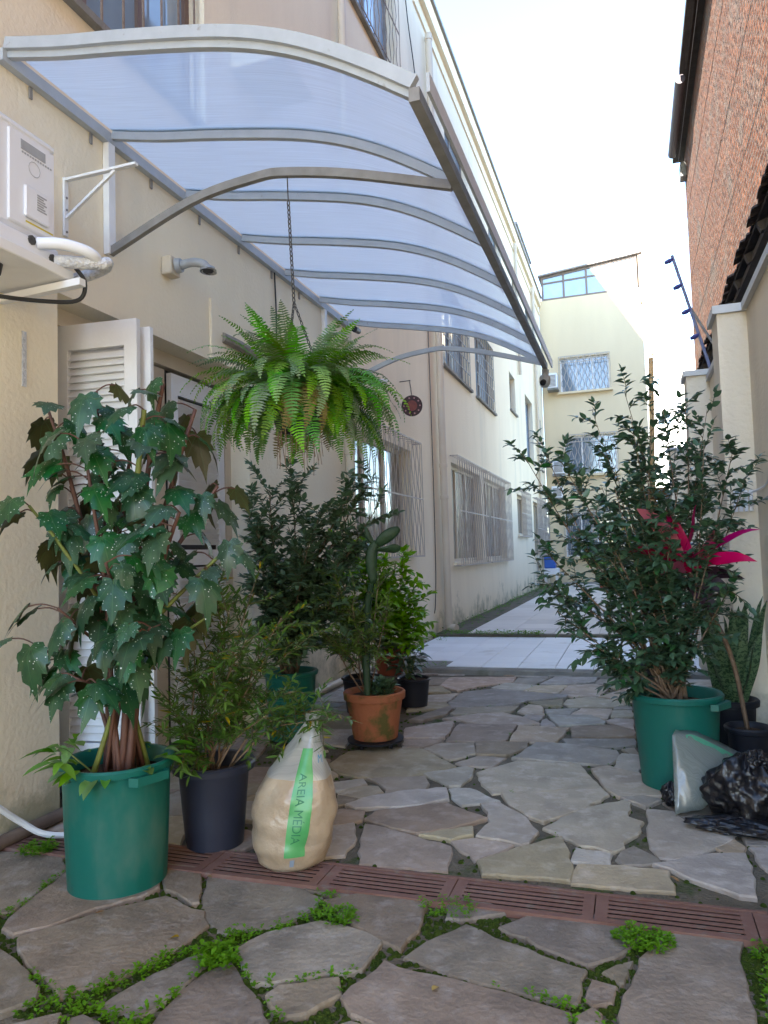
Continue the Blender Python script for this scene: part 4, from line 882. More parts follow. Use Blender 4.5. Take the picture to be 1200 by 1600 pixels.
def chain(parent, p0, p1, n, r=.012, th=.003):
    p0, p1 = Vector(p0), Vector(p1); d = (p1-p0)/n; base = None
    dn = d.normalized(); s = dn.cross(Vector((.3,1,.1))).normalized(); t = dn.cross(s)
    me = []
    for e in (s, t):
        mb2 = MB(); pts = [e*(r*.6*math.cos(q/10*6.283))+dn*(d.length*.62*math.sin(q/10*6.283)) for q in range(11)]
        mb2.tube(pts, th, 5, cap=False); ob = mb2.build('link', chainm, None); me.append(ob.data); bpy.data.objects.remove(ob)
    for k in range(n):
        o = bpy.data.objects.new('link', me[k % 2]); COL.objects.link(o); o.parent = parent; o.location = p0+d*(k+.5)-WL[parent]; WL[o] = WL[parent]
chain(pq, PC+Vector((-.02,0,.30)), PC+Vector((0,0,.122)), 9, .01, .003)
MB().tube([(WX,8.32,3.205),(WX+.14,8.30,3.205)],.006,6).build('hook', chainm, pq)
# hose and pipe runs on the floor
hs = MB().tube(curve([(-2.62+.12,2.1,.42),(-2.47,2.30,.24),(-2.44,2.45,.10),(-2.36,2.52,.03),(-2.2,2.62,.018),(-2.0,2.75,.016)],7),.013,8).build('white_hose', whitem, smooth='auto'); tag(hs,'white hose curving down beside the green bin on the left','hose')
ph = MB().tube([(WX+.05,1.2,.03),(WX+.05,2.78,.03)],.028,10).build('floor_pipe', mat('brown_pvc',(.13,.09,.07),(.2,.15,.12),scale=8,rough=.7), smooth='auto'); tag(ph,'dark brown pipe along the foot of the left wall','pipe')
ph = MB().tube([(WX+.05,4.66,.05),(WX+.05,6.84,.05)],.028,10).build('cream_floor_pipe', pvc, smooth='auto'); tag(ph,'cream pipe along the wall foot behind the pots','pipe')
# ================================================================== PLANTS: helpers
twig_g = mat('green_twig', (.06,.075,.03), (.11,.085,.045), scale=20, rough=.8)
def mesh_of(vs, fs, mt, name, smooth=True):
    me = bpy.data.meshes.new(name); me.from_pydata([tuple(v) for v in vs], [], fs); me.materials.append(mt)
    if smooth: me.shade_smooth()
    return me
def frame(pos, d, n, s=1.0):
    y = Vector(d).normalized(); x = y.cross(Vector(n))
    if x.length < 1e-3: x = y.cross(Vector((1,0,.2)))
    x.normalize(); z = x.cross(y)
    M = Matrix((x*s, y*s, z*s)).transposed().to_4x4(); M.translation = pos; return M
def place(me, M, parent, name):
    o = bpy.data.objects.new(name, me); COL.objects.link(o); o.parent = parent; L = M.copy(); L.translation = M.translation-WL[parent]; o.matrix_local = L
    WL[o] = WL[parent]; return o
def join(items, name, mt, parent, kind='stuff', smooth=True):
    """items: (mesh template (verts array, faces), matrix) joined into one mesh"""
    V = []; F = []; b = 0; off = np.array(WL[parent]) if parent else np.zeros(3)
    for (v, f), M in items:
        A = np.array(M); V.append(v @ A[:3,:3].T + A[:3,3] - off); F += [tuple(i+b for i in q) for q in f]; b += len(v)
    me = bpy.data.meshes.new(name); me.from_pydata(np.concatenate(V).tolist(), [], F); me.materials.append(mt)
    if smooth: me.shade_smooth()
    o = bpy.data.objects.new(name, me); COL.objects.link(o)
    if parent: o.parent = parent
    WL[o] = Vector(off); o['kind'] = kind; return o
def tmpl(vs, fs): return (np.array(vs, float), fs)
def blade(L=1, w=.4, n=4, droop=.2, fold=.12, shape=lambda t: math.sin(math.pi*min(1, t**.8))):
    vs = []; fs = []
    for i in range(n+1):
        t = i/n; ww = w/2*max(.0, shape(t)); z = -droop*t*t
        vs += [(-ww, t*L, z+fold*ww*2), (0, t*L, z), (ww, t*L, z+fold*ww*2)]
        if i: a = 3*(i-1); fs += [(a,a+1,a+4,a+3),(a+1,a+2,a+5,a+4)]
    return vs, fs
ovate = [tmpl(*blade(1,.48,4,d,.15,lambda t: math.sin(math.pi*t**.75)**.8 if 0 < t < 1 else 0)) for d in (.05,.2,.35)]
narrow = [tmpl(*blade(1,.22,4,d,.1,lambda t: math.sin(math.pi*t**.8)**.8 if 0 < t < 1 else 0)) for d in (.05,.25,-.1)]
def rv(r, k=1): return Vector((r.uniform(-k,k), r.uniform(-k,k), r.uniform(-k,k)))
def branch_path(p0, p1, r, bow=.12, n=8):
    p0, p1 = Vector(p0), Vector(p1); L = (p1-p0).length; mid = p0.lerp(p1,.5)+Vector((0,0,L*bow))+rv(r,L*.05); q1 = p0.lerp(mid,.5)+Vector((0,0,L*bow*.4))+rv(r,L*.03)
    return curve([p0, q1, mid, p1], max(2, n//3))
def shrub(r, base, tips, spread=.04, ntw=6, twl=.16, sp=.022, leaf=.038, start=.45, rad=.009, upb=.35, pair=True, dens=1.0, bow=.1, ext=True):
    """woody stems from base to tips, twigs on their outer part, leaves on the twigs -> (stem MB list, leaf matrices)"""
    stems = []; tw = MB(); leaves = []
    for tip in tips:
        b = Vector(base)+Vector((r.uniform(-1,1)*spread, r.uniform(-1,1)*spread, 0)); P = branch_path(b, tip, r, bow); n = len(P)
        m_ = MB(); m_.tube(P, [rad*(1-.8*i/(n-1)) for i in range(n)], 6); stems.append(m_)
        tg = []
        for k in range(ntw):
            t = start+(1-start)*min(.99,((k+r.random()*.8)/ntw)**.72); i = min(n-2, int(t*(n-1))); p = P[i].lerp(P[i+1], t*(n-1)-i); d = (P[i+1]-P[i]).normalized()
            dd = (d*.7+rv(r,1)+Vector((0,0,upb))).normalized(); tg.append((p, dd, twl*r.uniform(.5,1.1)))
        tg.append((P[-2], (P[-1]-P[-2]).normalized(), twl*.7))
        for p, d, L in tg:
            q = [p, p+d*L*.5+rv(r,L*.06), p+d*L+rv(r,L*.1)-Vector((0,0,L*.06))]; q = curve(q, 3); tw.tube(q, [.0028*(1-.6*i/(len(q)-1)) for i in range(len(q))], 4, cap=False)
            m2 = max(3, int(L/sp*dens))
            for j in range(m2):
                t = .15+.85*j/(m2-1); i = min(len(q)-2, int(t*(len(q)-1))); c = q[i].lerp(q[i+1], t*(len(q)-1)-i); ax = (q[i+1]-q[i]).normalized()
                side = ax.cross(Vector((0,0,1))+rv(r,.4)).normalized()
                for s in ((1,-1) if pair else ((1,) if j % 2 else (-1,))):
                    ld = (ax*.55+side*s*.9+rv(r,.35)+Vector((0,0,.05))).normalized(); nn = Vector((0,0,1))+rv(r,.55)
                    leaves.append(frame(c, ld, nn, leaf*r.uniform(.65,1.2)))
            leaves.append(frame(q[-1], (q[-1]-q[-2]), Vector((0,0,1))+rv(r,.4), leaf*r.uniform(.8,1.1)))
    return stems, tw, leaves
def finish(parent, r, res, templ, lm, stemm, nind=0, extra=None, sname='stem', lname='leaf'):
    stems, tw, leaves = res
    for m_ in stems: m_.build(sname, stemm, parent, smooth=True)
    tw.build('twigs', twig_g, parent, kind='stuff')
    cam_p = Vector((0,0,1.155)); leaves = sorted(leaves, key=lambda M: (M.translation-cam_p).length/M.to_scale().x)
    mes = [mesh_of(v.tolist(), f, lm, lname) for v, f in templ] if nind else []
    for M in leaves[:nind]: place(r.choice(mes), M, parent, lname)
    rest = leaves[nind:]
    if extra:
        em, frac = extra; k = int(len(rest)*frac); r.shuffle(rest); join([(r.choice(templ), M) for M in rest[:k]], 'yellow_leaves', em, parent); rest = rest[k:]
    if rest: join([(r.choice(templ), M) for M in rest], 'foliage', lm, parent)
def pot(parent, c, h, rt_, rb, mt, name='pot', rim=.025, rimh=.03, soil_d=.05, ribs=None, n=40, sx=1, sy=1):
    t = .008; pr = [(rb*.9,0),(rb,.006),(rb+(rt_-rb)*.5,h*.5),(rt_-.004,h-rimh-.006),(rt_-.002,h-rimh),(rt_+rim,h-rimh+.004),(rt_+rim+.003,h-.008),(rt_+rim-.004,h),(rt_-.002,h-.001),(rt_-t-.004,h-.012),(rt_-t-.012,h-soil_d-.02)]
    o = MB().lathe(pr, c, n, wob=ribs, sx=sx, sy=sy).build(name, mt, parent, smooth='auto')
    rs = rt_-t-.006; MB().lathe([(rs,0),(rs*.7,.008),(rs*.35,.004),(.0001,.012)], (c[0],c[1],c[2]+h-soil_d), 24, sx=sx, sy=sy, wob=lambda a, z: 1).build('soil', potsoil, parent, smooth=True)
    return o
def handle(parent, c, ang, z, r, mt):
    d = Vector((math.cos(ang), math.sin(ang), 0)); s = Vector((-d.y, d.x, 0)); p = Vector(c)+d*r+Vector((0,0,z))
    m_ = MB(); m_.sweep([p-s*.07, p-s*.06+d*.022, p+s*.06+d*.022, p+s*.07], .022, .03); m_.build('handle', mt, parent)
# ------------------------------------------------------------------ spotted begonia in the green bin
r = random.Random(21)
BC = (-1.83,2.29,0)
bg_ = thing('potted_begonia', BC, 'tall spotted begonia with dark lobed leaves in a green plastic bin on the left', 'potted plant')
bn = pot(bg_, BC, .44, .192, .172, greenp, 'bin', rim=.012, rimh=.032, soil_d=.06, ribs=lambda a, z: 1+(.012*max(0, math.sin(a*9))**4*1.8 if .06 < z < .36 else 0), n=72)
handle(bn, BC, -.35, .40, .197, greenp); handle(bn, BC, 2.8, .40, .197, greenp)
OUT = [(x_*.74, y_) for x_, y_ in [(0,-.02),(-.12,-.12),(-.32,-.16),(-.46,-.05),(-.60,.0),(-.52,.13),(-.66,.30),(-.50,.34),(-.56,.56),(-.38,.52),(-.33,.74),(-.19,.72),(0,1.05),(.12,.72),(.30,.68),(.30,.48),(.50,.44),(.40,.26),(.50,.10),(.36,.02),(.30,-.10),(.12,-.08)]]
def begonia_leaf(droop, cup, seed):
    q = random.Random(seed); C = Vector((-.03,.22)); o2 = []
    n = len(OUT)
    for i in range(n):
        a, b = Vector(OUT[i]), Vector(OUT[(i+1) % n]); a = a+Vector((q.uniform(-.03,.03),q.uniform(-.03,.03))); o2 += [a, a.lerp(b,.5)+(a-C)*q.uniform(-.02,.03)]
    vs = []; m_ = len(o2)
    def zz(p, f): return -droop*p.y*abs(p.y) - cup*p.x*p.x + .02*math.sin(math.atan2(p.x,p.y)*7)*f
    for f in (.33,.68,1): vs += [(C.lerp(p,f).x, C.lerp(p,f).y, zz(C.lerp(p,f), f)) for p in o2]
    vs.append((C.x,C.y,.0)); fs = []
    for k in range(2):
        for j in range(m_): l = (j+1) % m_; fs.append((k*m_+j,(k+1)*m_+j,(k+1)*m_+l,k*m_+l))
    for j in range(m_): fs.append((3*m_, j, (j+1) % m_))
    fs = [f[::-1] for f in fs]
    return vs, fs
BL = [mesh_of(*begonia_leaf(d, c, i), begonia_m, 'leaf') for i, (d, c) in enumerate(((.3,.4),(.5,.7),(.2,.3),(.7,.5),(.4,1.0),(.6,.2)))]
canes = [((-1.904,2.281,1.805),.011,0),((-1.631,2.319,1.815),.012,0),((-2.043,2.186,1.732),.009,0),((-1.577,2.447,1.736),.011,0),((-1.610,2.175,1.690),.013,1),((-2.027,2.076,1.366),.008,1),((-1.483,2.445,1.432),.010,0),((-1.883,2.458,1.610),.010,0),((-1.394,2.403,1.209),.009,1),((-2.085,2.347,1.459),.008,0),((-1.480,2.188,1.322),.010,0),((-1.932,2.109,1.000),.007,0),((-2.080,2.174,0.856),.007,0),((-1.696,2.073,1.153),.008,0),((-1.843,2.100,0.758),.006,0),((-1.562,2.131,0.932),.006,0),((-1.446,2.327,0.958),.007,1),((-1.819,2.111,1.584),.008,0)]
pet = MB(); cnt = 0
for i, (tip, rad, gr_) in enumerate(canes):
    b = Vector((BC[0]+r.uniform(-.10,.12), BC[1]+r.uniform(-.10,.10), .37)); P = curve([b, b.lerp(Vector(tip),.45)+Vector(((b.x-tip[0])*.12,(b.y-tip[1])*.12,.10))+rv(r,.02), b.lerp(Vector(tip),.8)+Vector(((b.x-tip[0])*.08,(b.y-tip[1])*.08,.04)), tip], 6); n = len(P)
    MB().tube(P, [rad*(1.15-.55*k/(n-1))*(1.12 if k % 3 == 0 else 1) for k in range(n)], 8).build('cane', canegreen if gr_ else canebrown, bg_, smooth=True)
    nl = 13 if tip[2] > 1.3 else 8
    for k in range(nl):
        t = (.28 if tip[2] > 1.3 else .4)+(.72 if tip[2] > 1.3 else .6)*k/(nl-1); j = min(n-2, int(t*(n-1))); p = P[j].lerp(P[j+1], t*(n-1)-j)
        a = r.uniform(0,6.283); out = Vector((math.cos(a), math.sin(a)-.35, r.uniform(-.05,.45))); 
        if r.random() < .22: out = (Vector((-p.x*.5,-p.y,0)).normalized()+Vector((r.uniform(-.9,.9),0,r.uniform(0,.4))))
        out.normalize(); q = p+out*r.uniform(.05,.11); 
        if q.x < -2.5: continue
        pet.tube(curve([p, p.lerp(q,.5)+Vector((0,0,.012)), q], 3), .0028, 5, cap=False)
        hd = Vector((out.x,out.y,0)); hd = hd.normalized() if hd.length > .1 else Vector((0,-1,0))
        dn = r.uniform(.1,1.5); d = (hd+Vector((0,0,-dn))+rv(r,.2)).normalized(); nn = (hd*dn*.9+Vector((0,0,1))+Vector((0,-.3,0))+rv(r,.4))
        place(r.choice(BL), frame(q, d, nn, r.uniform(.09,.165)), bg_, 'leaf'); cnt += 1
pet.build('petioles', canebrown, bg_, kind='stuff')
ul = [mesh_of(*blade(1,.5,5,d,.15,lambda t: math.sin(math.pi*t**.7)**.8 if 0 < t < 1 else 0), light_m, 'leaf') for d in (.2,.45)]
for k in range(34):
    a = r.uniform(0,6.283); p = Vector(BC)+Vector((math.cos(a)*r.uniform(.06,.16),math.sin(a)*r.uniform(.06,.16),.40)); d = Vector((math.cos(a),math.sin(a)-.2,r.uniform(.2,1.0)))
    q = p+d*r.uniform(.03,.09); o = place(r.choice(ul), frame(q, Vector((d.x,d.y,r.uniform(-.2,.4))), (0,0,1), r.uniform(.06,.12)), bg_, 'ground_leaf')
for k in range(12):
    p = Vector((-1.870,2.053,0.528))+rv(r,.05); a = r.uniform(0,6.283); place(ul[1], frame(p, (math.cos(a),math.sin(a),-.1), (0,0,1), r.uniform(.05,.09)), bg_, 'ground_leaf')
MB().tube(curve([(BC[0]-.06,BC[1]-.05,.39),(BC[0]-.15,BC[1]-.08,.47),(-1.869,2.052,0.539)],5),.003,5).build('runner', canegreen, bg_)
# ------------------------------------------------------------------ hanging fern
FC = Vector((-1.45,3.12,1.86))
hf = thing('hanging_fern', FC, 'lush bright green fern in a basket hanging on a chain from the canopy', 'hanging plant')
MB().lathe([(.05,-.13),(.10,-.12),(.14,-.02),(.15,.04),(.155,.05),(.14,.05),(.13,.0)], FC, 28).build('basket', black, hf, smooth='auto')
MB().lathe([(.135,.03),(.07,.06),(.001,.07)], FC, 20).build('soil', potsoil, hf)
ch = thing('hanging_chain', (-1.49,3.13,2.95), 'steel chain hanging from the canopy brace above the fern', 'chain')
chain(ch, (-1.485,3.13,2.86), (-1.465,3.125,2.36), 22, .012, .0032); MB().tube([(-1.488,3.13,3.0),(-1.485,3.13,2.86)],.003,6).build('wire_hook', chainm, ch)
for a in (.5,2.6,4.7): chain(ch, (-1.465,3.125,2.36), FC+Vector((.14*math.cos(a),.14*math.sin(a),.05)), 20, .009, .0025)
def frond(phi0, bend, seed, L=1.0, n=34):
    q = random.Random(seed); vs = []; fs = []; P = []; p = Vector((0,0,0)); a = phi0
    for i in range(n+1):
        P.append((p.copy(), a)); p = p+Vector((0,math.cos(a),math.sin(a)))*(L/n); a -= bend/n*(.5+1.0*i/n)
    for i, (p, a) in enumerate(P):                         # midrib
        vs += [(p.x-.006*(1-i/n)-.001,p.y,p.z),(p.x+.006*(1-i/n)+.001,p.y,p.z)]
        if i: b = 2*(i-1); fs.append((b,b+1,b+3,b+2))
    for i in range(2, n+1):
        p, a = P[i]; t = i/n; w = .125*min(1,t*5)*(1-t**3)**.9+.008; nrm = Vector((0,-math.sin(a),math.cos(a))); tg = Vector((0,math.cos(a),math.sin(a)))
        for s in (-1,1):
            dr_ = q.uniform(-.25,.05); d = (Vector((s,0,0))+tg*q.uniform(.12,.35)+nrm*dr_).normalized(); b = len(vs); hw = .0125
            e = p+d*w*q.uniform(.85,1.1); m_ = p.lerp(e,.55)+nrm*.006
            vs += [p-tg*hw*.6, p+tg*hw*.6, m_+tg*hw*.75, e, m_-tg*hw*.75]; fs.append((b,b+4,b+3,b+2,b+1) if s > 0 else (b,b+1,b+2,b+3,b+4))
    return vs, fs
FR = {}
for nm, (p0, bd_) in dict(u=(1.25,.9),v=(1.0,1.6),w=(.75,2.1),h=(.45,2.0),d=(.25,2.2),e=(-.25,1.5)).items():
    FR[nm] = [mesh_of(*frond(p0+.1*k, bd_*(1+.12*k), hash(nm) % 97+k if False else ord(nm)+k), fern_m, 'frond') for k in (-1,1)]
DRY = [mesh_of(*frond(.2, 2.4, 70+k), mat('dry_frond',(.24,.17,.05),(.16,.15,.04),scale=9,rough=.7,trans=.3), 'frond') for k in range(2)]
r = random.Random(8)
for k in range(290):
    a = k*2.39996+r.uniform(-.3,.3); t = k/290
    nm = 'u' if t < .13 else 'v' if t < .30 else 'w' if t < .46 else 'h' if t < .60 else 'd' if t < .78 else 'e'
    L = {'u':.42,'v':.45,'w':.46,'h':.46,'d':.46,'e':.42}[nm]*r.uniform(.72,1.12)
    rad = r.uniform(.02,.12) if t < .5 else r.uniform(.08,.14); p = FC+Vector((math.cos(a)*rad, math.sin(a)*rad, .05))
    M = Matrix.Translation(p) @ Matrix.Rotation(a-math.pi/2, 4, 'Z') @ Matrix.Rotation(r.uniform(-.35,.35),4,'Y') @ Matrix.Scale(L,4)
    o = place(r.choice(FR[nm]), M, hf, 'frond')
    if k % 17 == 5 and t > .3: o.data = r.choice(DRY)
rt2 = MB()
for k in range(26):
    a = r.uniform(0,6.28); p = FC+Vector((.1*math.cos(a),.1*math.sin(a),-.12)); rt2.tube([p,p+Vector((r.uniform(-.02,.02),r.uniform(-.02,.02),-r.uniform(.08,.22)))],.0016,4)
rt2.build('hanging_roots', twigm, hf, kind='stuff')
# ------------------------------------------------------------------ black pot with fine-leaved shrub
r = random.Random(31); C2 = (-1.665,2.68,0)
t2 = thing('potted_fine_shrub', C2, 'wispy fine-leaved shrub with yellowing leaves in a dark navy pot', 'potted plant')
pot(t2, C2, .335, .145, .115, navy, rim=.022, rimh=.035, soil_d=.06, ribs=lambda a, z: 1+(.006*math.sin(a*10) if .22 < z < .285 else 0))
tips = [(-1.625,2.478,0.957),(-1.565,2.544,1.077),(-1.458,2.686,1.069),(-1.321,2.635,0.918),(-1.275,2.710,0.809),(-1.254,2.569,0.646),(-1.133,2.560,0.580),(-1.069,2.530,0.554),(-1.291,2.454,0.584),(-1.653,2.444,0.500),(-1.663,2.380,0.633),(-1.480,2.377,0.813),(-1.356,2.416,0.856),(-1.458,2.481,0.968),(-1.351,2.580,0.788),(-1.695,2.577,0.682)]
finish(t2, r, shrub(r, (C2[0],C2[1],.27), tips, spread=.05, ntw=16, twl=.15, sp=.013, leaf=.046, start=.3, rad=.005, pair=True, upb=.1, bow=.12), narrow, olive_m, twigm, 0, (yellow_m,.035))
# ------------------------------------------------------------------ shrub in the rear green pot
r = random.Random(32); C3 = (-2.12,4.34,0)
t3 = thing('potted_leafy_bush', C3, 'dense dark leafy bush in a green pot against the left wall', 'potted plant')
p3 = pot(t3, C3, .43, .165, .14, greenp, rim=.012, rimh=.03, soil_d=.05)
tips = [(-2.041,3.940,1.561),(-1.954,4.070,1.645),(-1.757,4.044,1.419),(-1.626,4.187,1.517),(-1.515,4.271,1.616),(-1.482,4.241,1.415),(-2.125,3.927,1.315),(-1.979,3.882,1.122),(-1.798,3.938,1.191),(-1.663,4.094,1.110),(-1.690,3.995,0.851),(-1.903,3.924,0.839),(-2.099,3.958,0.932),(-1.602,4.213,1.223),(-2.271,4.079,1.484),(-1.800,3.843,1.009),(-1.596,4.019,0.960),(-1.784,3.970,0.742),(-2.046,3.992,0.663)]
finish(t3, r, shrub(r, (C3[0],C3[1],.38), tips, spread=.05, ntw=22, twl=.22, sp=.016, leaf=.058, start=.35, rad=.010, upb=.1), ovate[:2]+narrow[:1], shrub_m2, bark, 0)
# ------------------------------------------------------------------ terracotta pot with woody plant, cactus and succulent
r = random.Random(33); C4 = (-1.53,4.28,.045)
t4 = thing('potted_cactus', C4, 'terracotta pot with tall paddle cactus and woody shrub on a wheeled base', 'potted plant')
pot(t4, C4, .285, .175, .135, terra, rim=.012, rimh=.05, soil_d=.035)
cdy = thing('plant_caddy', (C4[0],C4[1],0), 'black wheeled plant caddy under the terracotta pot', 'plant caddy')
MB().lathe([(.13,.028),(.168,.03),(.172,.044),(.14,.0445),(.001,.0445)], (C4[0],C4[1],0), 32).build('dish', black, cdy, smooth='auto')
for a in (-1.9,-.5,.9,2.3): p = Vector((C4[0]+.135*math.cos(a),C4[1]+.135*math.sin(a),.0145)); MB().tube([p-Vector((.009,0,0)),p+Vector((.009,0,0))],.014,12).build('wheel', black, cdy, smooth='auto')
tips = [(-1.618,3.902,1.040),(-1.529,3.942,0.873),(-1.409,4.079,1.010),(-1.356,4.055,0.826),(-1.466,3.918,0.730),(-1.691,3.896,0.732),(-1.571,3.835,0.650),(-1.603,4.026,0.811),(-1.688,3.993,0.889)]
finish(t4, r, shrub(r, (C4[0]-.05,C4[1],.29), tips, spread=.05, ntw=13, twl=.15, sp=.014, leaf=.045, start=.45, rad=.006, upb=.1), narrow, olive_m, twigm, 0, (yellow_m,.02))
def pad(path, w, th, name, n=10):
    P = curve(path, 5); m_ = len(P); vs = []; fs = []; side = Vector((.9,.35,0)).normalized()
    for i, p in enumerate(P):
        t = i/(m_-1); ww = w*max(.12, math.sin(math.pi*min(1,max(0,.06+t*.9)))**.5); d = (P[min(i+1,m_-1)]-P[max(0,i-1)]).normalized(); x = (side-d*side.dot(d)).normalized(); y = d.cross(x)
        for j in range(n): a = 6.2832*j/n; vs.append(p+x*math.cos(a)*ww/2+y*math.sin(a)*th/2*max(.3,math.sin(math.pi*(.1+.8*t))))
        if i: b = (i-1)*n; fs += [(b+j,b+(j+1)%n,b+n+(j+1)%n,b+n+j) for j in range(n)]
    fs += [tuple(range(n-1,-1,-1)), tuple((m_-1)*n+j for j in range(n))]
    MB().add(vs,fs).build(name, cactus_m, t4, smooth=True)
pad([(-1.511,4.110,0.281),(-1.521,4.127,0.651),(-1.505,4.120,0.840),(-1.452,4.086,1.011)],.058,.04,'cactus_stem'); pad([(-1.426,4.022,0.987),(-1.429,4.012,1.143),(-1.397,4.017,1.234)],.07,.03,'cactus_pad')
pad([(-1.398,4.018,1.208),(-1.333,4.026,1.258),(-1.264,4.046,1.303)],.075,.026,'cactus_pad'); pad([(-1.399,4.019,1.179),(-1.329,4.032,1.184),(-1.263,4.054,1.189)],.068,.026,'cactus_pad'); pad([(-1.415,4.022,1.216),(-1.441,4.011,1.261),(-1.456,4.003,1.314)],.035,.02,'cactus_pad')
r2 = random.Random(5); its = []
for k in range(260):
    a = r2.uniform(0,6.28); p = Vector((C4[0]+.055,C4[1]-.06,.30))+Vector((math.cos(a)*r2.uniform(0,.085),math.sin(a)*r2.uniform(0,.075),r2.uniform(0,.10))); d = Vector((math.cos(a),math.sin(a),r2.uniform(.2,1.4))); its.append((r2.choice(ovate), frame(p,d,(0,0,1)+rv(r2,.3) if False else Vector((0,0,1))+rv(r2,.3),r2.uniform(.03,.055))))
join(its, 'succulent_foliage', shrub_m2, t4)
# ------------------------------------------------------------------ pots further back by the wall
r = random.Random(34)
C5 = (-1.62,5.42,0); t5 = thing('potted_small_plant', C5, 'small black pot with short leafy plant beside the step', 'potted plant')
pot(t5, C5, .215, .125, .10, black, rim=.006, rimh=.02, soil_d=.02)
its = []
for k in range(150):
    a = r.uniform(0,6.28); p = Vector((C5[0]-.05,C5[1],.20))+Vector((math.cos(a)*r.uniform(0,.13),math.sin(a)*r.uniform(0,.1),r.uniform(.03,.26))); its.append((r.choice(ovate),frame(p,(math.cos(a),math.sin(a),r.uniform(-.5,.7)),Vector((0,0,1))+rv(r,.3),r.uniform(.05,.09))))
join(its,'foliage',shrub_m2,t5); 
for k in range(7): a = k*.9; MB().tube([(C5[0]-.03,C5[1],.19),(C5[0]-.05+.08*math.cos(a),C5[1]+.08*math.sin(a),.40)],[.006,.003],6).build('stem', canegreen, t5)
C6 = (-1.93,5.15,0); t6 = thing('black_nursery_pot', C6, 'black pot with dark drooping leaves behind the terracotta pot', 'potted plant')
pot(t6, C6, .26, .15, .12, black, rim=.006, rimh=.02, soil_d=.03)
tips = [(C6[0]+r.uniform(-.2,.15),C6[1]+r.uniform(-.15,.15),r.uniform(.45,.75)) for k in range(7)]
finish(t6, r, shrub(r,(C6[0],C6[1],.24),tips,ntw=6,twl=.14,sp=.03,leaf=.09,start=.4,rad=.005),ovate,shrub_m2,bark,0)
C7 = (-1.87,5.62,0); t7 = thing('potted_green_bush', C7, 'fresh green leafy bush in a red-brown pot raised on a block', 'potted plant')
MB().bbox(C7[0]-.13,C7[0]+.13,C7[1]-.13,C7[1]+.13,0,.20,.01).build('block', concrete, t7)
pot(t7,(C7[0],C7[1],.2),.20,.13,.10,terra2,rim=.012,rimh=.035,soil_d=.03)
tips = [(-1.798,5.323,0.990),(-1.656,5.367,1.058),(-1.729,5.252,0.801),(-1.611,5.395,0.838),(-1.557,5.322,0.604),(-1.920,5.291,0.848),(-1.752,5.151,0.598),(-1.652,5.296,0.511),(-2.015,5.353,1.042),(-1.870,5.396,1.137),(-1.750,5.463,0.687),(-1.996,5.274,0.704),(-2.102,5.315,1.194)]
finish(t7, r, shrub(r,(C7[0],C7[1],.37),tips,spread=.04,ntw=14,twl=.2,sp=.025,leaf=.075,start=.3,rad=.006,upb=.2),ovate,light_m,bark,0)
# ------------------------------------------------------------------ right-hand shrub in a green bin
r = random.Random(41); C8 = (.165,3.90,0)
t8 = thing('potted_shrub', C8, 'large dark glossy shrub in the green plastic bin on the right', 'potted plant')
b8 = pot(t8, C8, .445, .205, .172, greenp, 'bin', rim=.014, rimh=.032, soil_d=.06, n=64); handle(b8, C8, -.55, .405, .212, greenp); handle(b8, C8, 2.6, .405, .212, greenp)
tips = [(-0.490,3.610,1.638),(-0.409,3.738,1.697),(-0.167,4.019,1.887),(-0.001,3.965,1.962),(0.181,4.233,2.034),(0.401,4.106,1.850),(0.522,4.050,1.699),(0.543,3.965,1.480),(-0.264,4.008,1.534),(-0.091,3.848,1.654),(0.023,3.876,1.812),(0.131,3.911,1.840),(0.295,4.066,1.920),(0.081,3.703,1.500),(-0.066,3.658,1.444),(0.223,3.755,1.435),(0.358,3.892,1.658),(-0.158,3.634,1.325),(0.064,3.612,1.166),(-0.332,3.716,1.624),(-0.313,3.690,1.288),(-0.397,3.564,1.151),(-0.430,3.668,1.010),(-0.353,3.597,0.860),(-0.223,3.542,0.732),(-0.118,3.638,0.602),(0.068,4.213,1.724),(0.279,4.381,1.874),(0.045,3.808,1.324),(0.275,3.990,1.321),(0.387,3.821,1.247),(-0.110,3.663,1.111),(0.146,3.753,1.042),(0.292,3.917,0.878),(0.449,3.751,1.006),(-0.021,3.603,0.844),(0.134,3.765,0.769),(-0.141,4.158,1.488),(0.351,4.210,1.599),(-0.284,3.931,0.947),(0.184,3.791,0.615)]
finish(t8, r, shrub(r,(C8[0],C8[1],.38),tips,spread=.06,ntw=15,twl=.14,sp=.019,leaf=.054,start=.42,rad=.008,upb=.05,bow=.05),ovate,shrub_m,bark,300)
sk_ = MB().tube(curve([(.10,4.10,.0),(.105,4.25,.9),(.152,4.42,2.225)],6),[.015]*12+[.013],10).build('wooden_stake', bamboo, smooth='auto'); tag(sk_,'upright bamboo stake rising through the shrub on the right','stake')
wk = MB()
for k in range(5): wk.tube([((.135+.065*math.cos(q/16*6.283)),4.36+.055*math.sin(q/16*6.283),1.42+k*.012) for q in range(17)],.008,5)
wk = wk.build('wicker_ring', mat('wicker',(.28,.16,.08),(.2,.11,.05),scale=60,rough=.8)); tag(wk,'brown wicker ring around the bamboo stake','basket')
